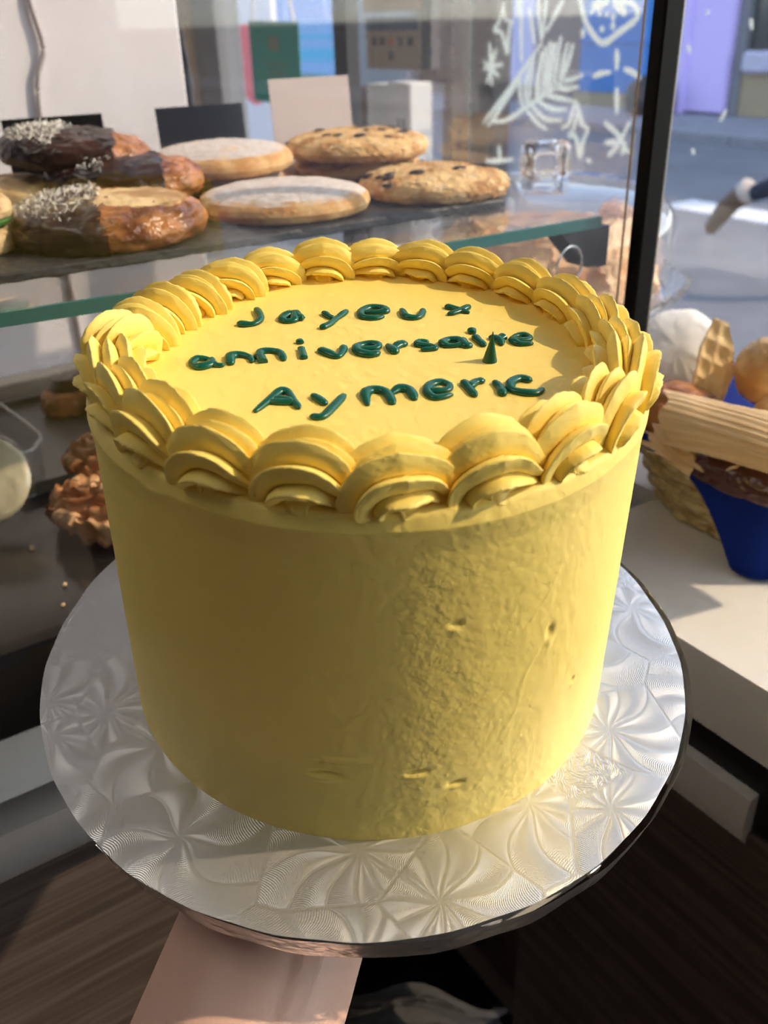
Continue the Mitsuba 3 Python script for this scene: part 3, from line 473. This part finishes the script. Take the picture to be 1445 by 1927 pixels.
for i, ad in enumerate((178, 212, 246, 280, 314, 348)):
    w = waffle(.050, .013, 20+i*1.3); w = rot(rot(w, (0, 1, 0), 68), (0, 0, 1), ad); ar = math.radians(ad)
    add('waffle', mv(w, (SX+.116*math.cos(ar), SY+.116*math.sin(ar), PZ+.0505)), WAFFLE, f'{["leftmost", "second from left", "third from left", "third from right", "second from right", "rightmost"][i]} of the small waffles leaning around the pile under the dome', 'waffle', 'waffles leaning around the pile', smooth=True)
dm = thing('glass_dome', 'clear dome with square knob covering the waffles', 'dome')
dp = curve([(.154, 0), (.155, .06), (.152, .088), (.138, .110), (.105, .124), (.055, .131), (.0005, .133)], 8)
add(dm+'__shell', mv(lathe(dp, 96), (SX, SY, PZ+.004)), CLEAR, smooth=True)
add(dm+'__rim', mv(trimesh.creation.torus(.154, .0018, 96, 8), (SX, SY, PZ+.006)), 'm_frost_plastic')
kb = m3.Manifold.batch_hull([m3.Manifold.sphere(.010, 24).translate((sx*.018, sy*.008, z)) for sx in (-1, 1) for sy in (-1, 1) for z in (.010, .032)])
hb = m3.Manifold.batch_hull([m3.Manifold.sphere(.006, 20).translate((sx*.008, sy*.03, z)) for sx in (-1, 1) for sy in (-1, 1) for z in (.013, .022)])
km = kb-hb; kk = km.to_mesh(); kmesh = trimesh.Trimesh(kk.vert_properties[:, :3], kk.tri_verts); kmesh = rot(kmesh, (0, 0, 1), -35)
add(dm+'__knob', mv(kmesh, (SX, SY, PZ+.134)), CUT, smooth=True)
# cartons standing on the counter, cards on the pane
def carton(key, x, y, w, d, z1, m, label): return add(key, box((x-d/2, y-w/2, CT), (x+d/2, y+w/2, z1), .002), m, label, 'carton')
carton('tall_carton', 1.06, 1.570, .080, .05, 1.346, CARTON, 'tall white carton on the counter by the window, left of its twin')
carton('tall_carton', 1.05, 1.486, .072, .05, 1.352, CARTON, 'tall white carton on the counter by the window, right of its twin')
for yy in (1.470, 1.487): add('tall_carton_001__print_mark', box((1.0238, yy-.003, 1.262), (1.0246, yy+.003, 1.292), .0003), GREYM)
carton('brown_carton', 1.06, 1.652, .078, .05, 1.338, plain('m_brown_carton', (0.17, 0.12, 0.10)), 'brown carton on the counter beside the white cartons')
pcard = add('window_card', box((1.238, 1.716, 1.357), (1.2395, 1.918, 1.458), .0004), plain('m_card', (0.36, 0.29, 0.23)), 'brown card with blue header and small icons stuck in the window', 'card')
add(pcard+'__header', box((1.2372, 1.716, 1.432), (1.2381, 1.918, 1.458), .0002), plain('m_header', (0.10, 0.13, 0.20)))
for i, yy in enumerate((1.885, 1.852, 1.82, 1.785, 1.748)):
    add(pcard+'__icon', box((1.2372, yy-.008, 1.404), (1.2381, yy+.008, 1.420), .0002), plain('m_icon_o', (0.45, 0.17, 0.07)) if i == 2 else DARKM)
add(pcard+'__icon', box((1.2372, 1.812, 1.376), (1.2381, 1.828, 1.392), .0002), DARKM)
add('kraft_card', box((1.238, 1.700, 1.468), (1.2395, 1.925, 1.56), .0004), KRAFT, 'orange brown card in the window above the card with icons', 'card')
pp = add('text_poster', box((1.238, 1.602, 1.335), (1.2392, 1.709, 1.50), .0004), plain('m_poster', (0.12, 0.12, 0.14)), 'dark grey notice with lines of tiny print in the window', 'notice')
for i in range(14): add(pp+'__print_line', box((1.2373, 1.612, 1.345+i*.0075), (1.238, 1.612+.085*(.6+.4*rng.random()), 1.348+i*.0075), .0001), GREYM)
gsn = add('green_sign', rot(box((1.20, 2.16, 1.268), (1.203, 2.425, 1.458), .0006), (1, 0, 0), 1.5, (1.2, 2.3, 1.45)), GREENS, 'green hanging sign with faint pale square and print lines', 'sign')
add(gsn+'__square', rot(box((1.1988, 2.262, 1.392), (1.1999, 2.318, 1.424), .0002), (1, 0, 0), 1.5, (1.2, 2.3, 1.45)), plain('m_signprint', (0.22, 0.25, 0.20)))
for i in range(2): add(gsn+'__print_line', rot(box((1.1988, 2.225+.01*i, 1.358-.018*i), (1.1999, 2.335-.004*i, 1.363-.018*i), .0002), (1, 0, 0), 1.5, (1.2, 2.3, 1.45)), 'm_signprint')
for y0, y1 in ((2.40, 2.37), (2.18, 2.24)): add(gsn+'__string', tube([(1.2015, y0, 1.455), (1.2015, y1, 1.62)], .004, 6), WHP)
# ------------------------------------------------------------------ bread basket
BX, BY = .709, .424
bk = thing('bread_basket', 'woven rattan basket with blue cloth on the white counter', 'basket')
add(bk+'__base', mv(lathe([(0, 0), (.100, 0), (.102, .004), (0, .004)], 48), (BX, BY, CT)), RATTAN)
NS = 30; an = np.linspace(0, 2*np.pi, 217)
def wall_r(z): return .102+.030*(z/.07)**.8
for j in range(9):
    z = .005+j*.0078; r = wall_r(z)+.0017*np.cos(an*NS/2+math.pi*(j % 2))
    add(bk+'__weave_strand', tube(np.stack([BX+r*np.cos(an), BY+r*np.sin(an), CT+z+0*an], 1), (.0031+.0006*np.cos(an*NS)), 6, flat=1.2, cap=False), RATTAN, smooth=True)
stk = mikit.ply(tube([(.101, 0, .002), (.118, 0, .035), (.132, 0, .071)], .0019, 6), RATTAN, smooth=True)
for i in range(NS): add(bk+'__stake', stk, None, tw=T().translate([BX, BY, CT]).rotate([0, 0, 1], i*12))
add(bk+'__rim', tube(np.stack([BX+.133*np.cos(an), BY+.133*np.sin(an), CT+.0745+.001*np.sin(an*40)], 1), .005, 8, cap=False), RATTAN, smooth=True)
def cloth(u, v):
    a = u*2*math.pi; fl = np.exp(-(((a-4.05+math.pi) % (2*math.pi)-math.pi)/.62)**4)           # where the cloth hangs over the rim, towards the near side
    s = v*1.0; r_in = .128*np.clip(s/.62, 0, 1); zin = .060+.022*np.clip(s/.62, 0, 1)**3+.004*np.sin(a*7)*np.clip(s, 0, .6)
    t = np.clip((s-.62)/.38, 0, 1); reach = .024+.105*fl
    over = np.clip(t*reach, 0, None); r = r_in+.012*np.sin(np.clip(over/.02, 0, 1)*math.pi/2)*np.where(t > 0, 1, 0)-.0*t
    z = zin-np.clip(over-.010, 0, None)*.98; r = r+fl*t*(.010*np.sin(a*16)*.6+.018*t)
    return np.stack([BX+r*np.cos(a), BY+r*np.sin(a), np.maximum(CT+.0015+.002*fl, CT+z)], -1)
add('blue_cloth', sheet(cloth, 300, 80), BLUE, 'royal blue cloth lining the basket and hanging over its near rim', 'cloth', smooth=True)
# things in the basket
def husk(p0, p1, width, curl, seed, ribs=60, sag=.0, w1=None, curl1=None, off=0.0):
    p0, p1 = np.array(p0, float), np.array(p1, float); ax = (p1-p0)/np.linalg.norm(p1-p0); sd = np.cross([0, 0, 1.0], ax); sd /= np.linalg.norm(sd); upv = np.cross(ax, sd)
    L = np.linalg.norm(p1-p0); w1 = w1 or width; curl1 = curl1 or curl
    def fn(u, v):
        cu = curl*(1-u)+curl1*u; a = (v-.5)*cu+off*(1-u); rad0 = (width*(1-u)+w1*u)/cu
        e = (.010*np.sin(v*9+seed)+.005*np.sin(v*23+seed))*(1-u)**4
        rad = rad0*(1+.010*np.sin(v*ribs*2+3*u)+.006*np.sin(v*ribs*5)+.05*np.sin(v*7+u*4+seed)); c = rad*np.cos(a)-rad0*.6
        return p0+(u*L+e)[..., None]*ax+(rad*np.sin(a))[..., None]*sd+(c+sag*np.sin(u*math.pi))[..., None]*upv
    n1, n2 = 60, 220; m = displace(sheet(fn, n1, n2), .003, 26, seed); U, V = np.meshgrid(np.linspace(0, 1, n1), np.linspace(0, 1, n2), indexing='ij')
    return m, np.stack([U.ravel(), V.ravel()], 1)
hk = thing('corn_husk', 'dry straw coloured leaf curled across the basket', 'dried leaf')
m, uv = husk((.578, .447, 1.166), (.597, .262, 1.160), .120, 4.9, 1, w1=.112, sag=.006, curl1=2.0, off=.55); add(hk+'__blade', m, HUSK, uv=uv, smooth=True)
m, uv = husk((.574, .449, 1.141), (.572, .405, 1.130), .045, 3.0, 2, ribs=24); add(hk+'__mouth', m, HUSK, uv=uv, smooth=True)
m, uv = husk((.5620, .4300, 1.140), (.562, .365, 1.146), .014, 1.4, 3, ribs=8, sag=-.012); add(hk+'__shred', m, HUSK, uv=uv, smooth=True)
h2 = thing('corn_husk', 'small torn straw leaf on the blue cloth at the basket rim', 'dried leaf')
m, uv = husk((.5640, .4560, 1.133), (.5740, .385, 1.130), .026, 1.2, 5, ribs=12, sag=-.005); add(h2+'__blade', m, HUSK, uv=uv, smooth=True)
m, uv = husk((.5580, .4500, 1.128), (.5660, .395, 1.128), .016, 1.0, 6, ribs=8); add(h2+'__shred', m, HUSK, uv=uv, smooth=True)
br_ = displace(trimesh.creation.icosphere(4, .034), .003, 50, 2); br_.apply_scale([1.0, 1.3, .8])
add('brown_roll', mv(br_, (.612, .468, 1.142)), BROWN, 'glazed brown roll in shadow under the straw leaf', 'roll')
mg = lathe(np.array([(0, 0), (.036, .002), (.043, .009), (.041, .018), (.027, .025), (0, .027)]), 60); mg = displace(mg.subdivide(), .0025, 70, 4)
add('meringue', mv(rot(rot(mg, (0, 1, 0), -50), (0, 0, 1), 35), (.668, .522, 1.168)), SUGARW, 'bright white round meringue standing at the back of the basket', 'meringue')
wp = prism([(-.013, -.034), (.014, -.034), (.019, -.005), (.013, .016), (.004, .036), (-.008, .038), (-.014, .012)], .007).subdivide_to_size(.003); v = wp.vertices
cellz = np.abs(np.sin(v[:, 0]/.013*math.pi+.5))*np.abs(np.sin((v[:, 1]+.3*v[:, 0])/.017*math.pi)); wp.vertices[:, 2] += np.where(v[:, 2] > .0035, -1, 1)*.0022*cellz*(np.abs(v[:, 2]-.0035) > .003)
wp = displace(wp, .0008, 120, 3)
Rw = np.eye(4); ex = RT*.95+np.array([0, 0, .0]); ez = np.array([-.42, -.62, .35]); ez /= np.linalg.norm(ez); ey = np.cross(ez, RT); ey = ey/np.linalg.norm(ey); ex = np.cross(ey, ez); c_, s_ = math.cos(.24), math.sin(.24)
ex, ey = c_*ex-s_*ey, s_*ex+c_*ey; Rw[:3, :3] = np.stack([ex, ey, ez], 1); Rw[:3, 3] = (.655, .4735, 1.178); wp.apply_transform(Rw)
add('waffle_slice', wp, plain('m_wafslice', (0.86, 0.64, 0.34), .6), 'pale waffle slice standing upright in the basket', 'waffle', smooth=40)
db = thing('dough_figure', 'round glazed bread face with dots at the right edge of the picture', 'bread')
add(db+'__head', mv(displace(trimesh.creation.icosphere(5, .029), .0018, 60, 6), (.672, .428, 1.180)), DOUGH)
add(db+'__body', mv(displace(trimesh.creation.icosphere(4, .027), .0025, 60, 7), (.661, .398, 1.148)), DOUGH)
fdir = np.array([-.52, -.80, .30]); fdir /= np.linalg.norm(fdir); fs = np.cross([0, 0, 1], fdir); fs /= np.linalg.norm(fs); fu = np.cross(fdir, fs)
for part, a, b, r, m in (('eye', -.0075, .001, .0022, DARKM), ('eye', .0075, .001, .0022, DARKM), ('mouth', 0.0, -.008, .0026, REDP)):
    p = np.array([.672, .428, 1.180])+(fdir+ (a/.029)*fs+(b/.029)*fu)/np.linalg.norm(fdir+(a/.029)*fs+(b/.029)*fu)*.0300; add(f'{db}__{part}', mv(trimesh.creation.icosphere(2, r), p), m)
ch = displace(cookie_mesh(.046, .026, 61, .002), .002, 40, 3); ch.apply_scale([.75, 1.25, 1])
add('chocolate_cake_bar', mv(rot(ch, (0, 1, 0), 8), (.586, .374, 1.119)), MILK, 'milk chocolate coated pastry on the blue cloth under the straw leaf', 'pastry')
# ------------------------------------------------------------------ clear film bag in the recess
fb = film(lambda u, v: np.stack([.222+.33*u, .56-.03*np.cos(v*math.pi*.5)+.05*np.sin(v*3.0)*u+.006*np.sin(v*30+u*3), .125+v*(.47-.36*u-.02*np.sin(u*9))], -1), 90, 60, .006, 22, 8)
add('plastic_bag', fb, FILM, 'crumpled clear plastic bag lying in the dark recess below', 'bag', smooth=True)

# ------------------------------------------------------------------ the cake (its own slightly tilted frame)
CR, CH = .1093, 0.1555
O = np.array([0.19123, 0.3114, 1.177]); U_ = np.array([-0.03428, -0.11397, 0.99289]); X_ = np.array([0.84021, -0.54124, -0.03312]); X_ -= U_*(X_ @ U_); X_ /= np.linalg.norm(X_); Y_ = np.cross(U_, X_)
CF = np.eye(4); CF[:3, :3] = np.stack([X_, Y_, U_], 1); CF[:3, 3] = O
def local(*t):
    m = np.eye(4)
    for k in t: m = m @ k
    return CF @ m
def TR(x, y, z): m = np.eye(4); m[:3, 3] = (x, y, z); return m
def RZ(d): c, s = math.cos(d), math.sin(d); m = np.eye(4); m[:2, :2] = [[c, -s], [s, c]]; return m
def SC(x, y, z): return np.diag([x, y, z, 1.0])
BF = local(TR(-.0028, .001, 0))
bd = thing('cake_board', 'round silver foil cake board with embossed pattern carrying the yellow cake', 'cake board')
nb = 240; ab = np.arange(nb)*2*np.pi/nb; facet = 2*np.pi/30
rb = .1553*(1-.006*np.abs(((ab/facet) % 1)-.5))*(1+.003*np.sin(ab*3+1)+.0025*(meshkit.noise(np.stack([np.cos(ab)*9, np.sin(ab)*9, ab*0], 1), 3)-.5))
rings = np.r_[0, np.linspace(.1, 1, 40)]; tv = np.vstack([np.stack([r*rb*np.cos(ab), r*rb*np.sin(ab), 0*ab-.0003*np.clip((r-.975)/.025, 0, 1)**2-.0005*np.sin(ab*11)*r**8], 1) for r in rings])
tm = tri(tv, grid_faces(len(rings), nb, True)); 
add(bd+'__foil_top', tm, FOIL, uv=tv[:, :2], smooth=True, tw=BF)
def side(u, v):
    a = u*2*np.pi; r = np.interp(a, np.r_[ab, 2*np.pi], np.r_[rb, rb[0]]); fold = .0012*np.abs(np.sin(a*15+np.sin(a*7)))*np.sin(v*math.pi)
    r = r-.0032*v-fold*.5+.0003; return np.stack([r*np.cos(a), r*np.sin(a), -.0003-.0145*v+.0006*np.sin(a*23)*v], -1)
add(bd+'__foil_edge', sheet(side, 361, 14), FOILS, 'smooth folded foil edge', tw=CF, smooth=25)
add(bd+'__underside', tri(np.vstack([np.stack([.1505*np.cos(ab), .1505*np.sin(ab), 0*ab-.0148], 1), [[0, 0, -.0148]]]), [((i+1) % nb, i, nb) for i in range(nb)]), plain('m_boardback', (.5, .5, .48)), tw=BF, smooth=False)
for k, (a, w, dr_) in enumerate(((3.98, .045, .003), (4.42, .04, .002), (5.02, .055, .004), (5.33, .04, .003))):
    def flap(u, v, a=a, w=w, dr_=dr_):
        aa = a+(u-.5)*w; r = .1548+.0006-.003*v+dr_*v*(1-v)*.6; return np.stack([r*np.cos(aa), r*np.sin(aa), -.0016-.0125*v*(.35+.65*u)], -1)
    add(bd+'__foil_fold', displace(sheet(flap, 12, 8, .0003), .0004, 200, k), FOILS, tw=BF, smooth=20)
ck = thing('birthday_cake', 'tall yellow frosted birthday cake with green icing lettering on silver board', 'cake')
# body
na, nz = 760, 230
prof = [(CR*1.03, 0)]+[(CR*(1.03-.03*t), CH*t) for t in np.linspace(0, .965, nz)]+[(CR*.997, CH*.985), (CR*.988, CH*.996), (CR*.970, CH)]+[(CR*s, CH) for s in np.linspace(.95, .02, 90)]+[(0.0002, CH)]
prof = np.array(prof); a = np.arange(na)*2*np.pi/na
Rr, Zz = prof[:, 0][:, None]+0*a, prof[:, 1][:, None]+0*a
pts = np.stack([np.cos(a)*CR+0*Rr, np.sin(a)*CR+0*Rr, Zz], -1)
sidew = np.clip((Zz < CH*.97)*1.0, 0, 1)*np.clip(Zz/.006, .3, 1)
d = (meshkit.fbm(pts*[45, 45, 9], 2, 1)-.5)*.0005+(meshkit.fbm(pts*[260, 260, 170], 3, 2)-.5)*.00018+(meshkit.fbm(pts*[150, 150, 22], 2, 5)-.5)*.0004*np.clip(1.3-Zz/.05, 0, 1)
d += .0012*np.clip((Zz-CH*.90)/(CH*.06), 0, 1)*(.4+.9*meshkit.noise(pts*[45, 45, 30], 8))
deg = lambda x: math.radians(x)
for ad, zf, wa, wz, dep in ((261, .245, .0060, .0016, -.0013), (279, .246, .004, .0014, -.0012), (264, .30, .010, .0009, .0007), (285, .70, .002, .0014, -.0012), (306, .58, .0015, .0030, -.0014), (287, .175, .003, .0012, -.0012), (316, .34, .001, .0014, -.001), (230, .975, .005, .002, -.0012), (287, .165, .004, .004, -.0006)):
    da = ((a-deg(ad)+np.pi) % (2*np.pi)-np.pi)*CR; q = np.exp(-((da/wa)**2)**1.5-((Zz-zf*CH)/wz)**2); d += dep*q-dep*.5*np.exp(-((da/wa)**2)-((Zz-zf*CH+wz*1.8)/wz)**2)
for ad, z0, z1, sl_ in ((297, .30, .55, 6), (300, .62, .80, 8), (247, .70, .82, -16)):
    ctr = deg(ad)+deg(sl_)*(Zz/CH-z0)/(z1-z0)+.01*np.sin(Zz*240); da = (a-ctr)*CR; d += .00015*np.exp(-(da/.0007)**2)*((Zz > z0*CH) & (Zz < z1*CH))
Rr = Rr+d*sidew
topw = (prof[:, 1] >= CH-1e-9)[:, None]; xy = np.stack([Rr*np.cos(a), Rr*np.sin(a)], -1)
tz = (meshkit.fbm(np.concatenate([xy*260, 0*xy[..., :1]], -1), 3, 4)-.5)*.00025+(meshkit.fbm(np.concatenate([xy*40, 0*xy[..., :1]], -1), 2, 6)-.5)*.0005
Zz = Zz+topw*tz; Zz[-1] = Zz[-1].mean()
cv = np.stack([Rr*np.cos(a), Rr*np.sin(a), Zz], -1).reshape(-1, 3)
add(ck+'__frosting_body', tri(cv, grid_faces(len(prof), na, True)), FROST, tw=CF, smooth=True)
# piped shells: star tip, fat head at the lower angle, tail running anticlockwise
def shell(seed):
    r_ = np.random.default_rng(seed); ns, nf = 80, 216; s = np.linspace(0, 1, ns); f = np.arange(nf)*2*np.pi/nf
    ctrl = curve(np.array([(-.0095, 0, -.0040), (-.0118, 0, .0005), (-.0075, 0, .0058), (.0005, 0, .0068), (.0085, 0, .0030), (.0160, 0, -.0015)])+r_.normal(0, .0006, (6, 3))*[1, 1, .6], 12)
    tt = np.r_[0, np.cumsum(np.linalg.norm(np.diff(ctrl, axis=0), axis=1))]; tt /= tt[-1]
    c = np.stack([np.interp(s, tt, ctrl[:, k]) for k in range(3)], 1); tn = np.gradient(c, axis=0); tn /= np.linalg.norm(tn, axis=1, keepdims=True)
    sd = np.cross(np.broadcast_to([0, 1.0, 0], tn.shape), tn); sd /= np.linalg.norm(sd, axis=1, keepdims=True)   # points up / outwards in the plane
    lat = np.broadcast_to([0, 1.0, 0], tn.shape)
    rad = np.interp(s, [0, .06, .16, .30, .44, .60, .78, .92, 1.0], [.0040, .0085, .0116, .0138, .0143, .0120, .0074, .0040, .0012])
    nl = 10; psi = np.abs(((f[None]-np.pi/2+np.pi) % (2*np.pi))-np.pi)+.55*(s[:, None]-.4)
    w = (psi*nl/(2*np.pi)+.35+.12*r_.normal()) % 1.0; lobe = np.where(w < .80, (w/.80), np.clip((1-w)/.20, 0, 1))**.75
    rough = meshkit.fbm(np.stack([c[:, 0][:, None]*420+0*f, np.cos(f)[None]*7+0*s[:, None], np.sin(f)[None]*7+seed+0*s[:, None]], -1), 3, seed)-.5
    rho = rad[:, None]*(.60+.44*lobe)*(1+.09*rough*lobe)
    V = c[:, None]+rho[..., None]*(np.sin(f)[None, :, None]*sd[:, None]+1.12*np.cos(f)[None, :, None]*lat[:, None])
    V[..., 2] = np.where(V[..., 2] < -.0015, -.0015+.25*(V[..., 2]+.0015), V[..., 2])
    m = tri(V.reshape(-1, 3), grid_faces(ns, nf, True)); m.invert() if m.volume < 0 else None; return m
SHELLS = [mikit.ply(shell(k), FROST2, smooth=True) for k in range(5)]
ANG = [120.4, 105.4, 91.0, 76.3, 61.2, 46.2, 31.2, 16.0, .5, 345.0, 329.0, 312.5, 295.0, 277.5, 260.3, 243.5, 227.5, 212.5, 198.0, 184.5, 171.0, 157.6, 145.0, 133.0]
for i, ad in enumerate(ANG):
    r_ = np.random.default_rng(100+i); s = 1.06 if ad > 180 else .96+.06*r_.random()
    turn = np.interp(ad, [100, 120, 133, 145, 160, 175, 190], [0, -20, -50, -75, -88, -85, 0])
    a_ = deg(ad); mat4 = local(TR(.0985*math.cos(a_), .0985*math.sin(a_), CH), RZ(a_+math.pi/2+deg(turn)+r_.normal(0, .06)), SC(s*(np.interp(ad, [0, 30, 150, 200], [1.0, .93, .93, 1.0])+.0010*turn), s*(.78+.08*r_.random()), s*(.92+.14*r_.random())*np.interp(ad, [0, 30, 150, 200], [.9, .78, .78, 1])))
    add(ck+'__frosting_shell', SHELLS[i % 5], None, tw=mat4)
LET = [[[(-496,493),(-471,392),(-490,337),(-528,327),(-563,337)]],[[(-325,441),(-353,437),(-377,392),(-357,359),(-323,376),(-323,448),(-303,403),(-282,399)]],[[(-199,455),(-171,410),(-153,392)],[(-98,471),(-139,392),(-172,326),(-204,290)]],[[(-24,464),(24,454),(73,469),(59,507),(5,512),(-34,461),(-24,405),(24,393),(67,412)]],[[(147,486),(164,412),(207,400),(233,437),(243,494)]],[[(347,525),(389,499),(444,454)],[(451,525),(396,469),(350,437)]],[[(-636,-12),(-684,-12),(-697,-58),(-665,-85),(-621,-58),(-628,-22),(-604,-67),(-570,-71)]],[[(-546,-58),(-554,6),(-520,25),(-477,2),(-463,-40)]],[[(-452,-3),(-439,10),(-420,-40),(-440,44),(-401,63),(-359,43),(-338,-22)]],[[(-276,82),(-261,-4)],[(-287,156),(-284,140)]],[[(-201,72),(-171,43),(-126,9),(-107,62),(-103,111)]],[[(-42,72),(26,87),(35,119),(-6,130),(-49,100),(-42,52),(3,27),(43,45)]],[[(76,115),(97,72),(110,41)],[(97,72),(121,115),(156,132)]],[[(245,147),(209,147),(203,121),(257,104),(269,83),(214,72)]],[[(384,162),(334,169),(304,136),(329,108),(385,125),(384,158),(398,110),(423,121)]],[[(443,202),(457,158),(477,110)],[(437,263),(438,240)]],[[(507,195),(541,169),(549,119)],[(537,169),(563,197)]],[[(604,153),(671,175),(659,218),(621,209),(599,169),(623,129),(677,131)]],[[(-412,-447),(-366,-355),(-333,-291),(-303,-299),(-276,-371),(-254,-422)],[(-372,-370),(-319,-378),(-272,-371)],[(-359,-347),(-314,-355),(-283,-371)]],[[(-211,-323),(-180,-363),(-160,-394)],[(-95,-324),(-127,-402),(-168,-485),(-211,-485)]],[[(-7,-399),(-15,-312),(10,-281),(47,-286),(71,-322),(85,-391)],[(79,-313),(113,-272),(150,-286),(167,-357)]],[[(228,-296),(291,-283),(302,-242),(271,-218),(231,-242),(216,-296),(245,-345),(309,-319)]],[[(359,-214),(375,-269),(394,-331)],[(376,-260),(405,-218),(440,-205)]],[[(477,-215),(493,-261),(498,-323)]],[[(618,-206),(579,-187),(540,-224),(536,-279),(578,-306),(624,-306),(655,-274)]]]
for i, strokes in enumerate(LET):
    ms = []
    for s in strokes:
        p = curve(np.array(s)/1e4, 8); n = len(p); rr = .00158*(.68+.72*meshkit.noise(np.c_[np.linspace(0, n/9, n), np.full(n, i*3.3), np.zeros(n)], 5)); rr[:3] *= [.7, .85, .95] if n > 12 else 1; rr[-3:] *= [.9, .75, .5] if n > 12 else 1
        ms.append(tube(np.c_[p, np.full(n, CH+.0007)], rr*1.1, 12, flat=.68))
    if i == 23:
        sp = np.linspace(0, 1, 14); ms.append(tube(np.stack([.0482+.0004*sp, -.0020+0*sp, CH+.0128*sp-.0004], 1), .0029*(1-sp)**1.15+.0002, 12))
    add(ck+'__icing_letter', join(ms), ICING, 'green icing letter', tw=CF, smooth=45)
# ------------------------------------------------------------------ hand and forearm under the board
W0 = O-U_*.034; 
wr_ = np.array([.118, .262, 1.120]); el = np.array([-.075, .125, 1.000])
palm = O-U_*.030+X_*(-.018)+Y_*(-.018)
def fl_(x, y, z): return O+X_*x+Y_*y-U_*(.0160+z)
bones = [(el, .047, (el+wr_)/2, .041), ((el+wr_)/2, .041, wr_, .033)]
sd_ = np.cross(wr_-el, U_); sd_ /= np.linalg.norm(sd_)
bones += [(el+sd_*.004, .044, wr_+sd_*.011, .029), (el-sd_*.004, .044, wr_-sd_*.011, .029)]
kn = [fl_(-.060, .028, .016), fl_(-.036, .042, .016), fl_(-.012, .046, .016), fl_(.010, .040, .016)]
for k in kn: bones.append((wr_*.6+(O-U_*.034)*.4, .021, k, .0125))
bones.append((wr_, .030, fl_(-.024, .0, .021), .021))
tips = [[(-.078, .055), (-.088, .074), (-.094, .090)], [(-.043, .080), (-.048, .103), (-.051, .122)], [(-.010, .086), (-.009, .111), (-.008, .131)], [(.024, .074), (.033, .092), (.039, .107)]]
for k, t in zip(kn, tips):
    q = [k]+[fl_(x, y, z) for (x, y), z in zip(t, (.0115, .0105, .0095))]; rad = [.0105, .0098, .0090, .0080]
    for i in range(3): bones.append((q[i], rad[i], q[i+1], rad[i+1]))
q = [fl_(.006, -.018, .022), fl_(.040, .002, .014), fl_(.060, .016, .0115), fl_(.078, .027, .0105)]
for i, r in enumerate((.017, .0125, .0110)): bones.append((q[i], r, q[i+1], (.0125, .0110, .0092)[i]))
add('person_001', body_mesh(bones, .004, 90), SKIN, 'bare forearm and hand holding the cake board from below', 'person', smooth=True)
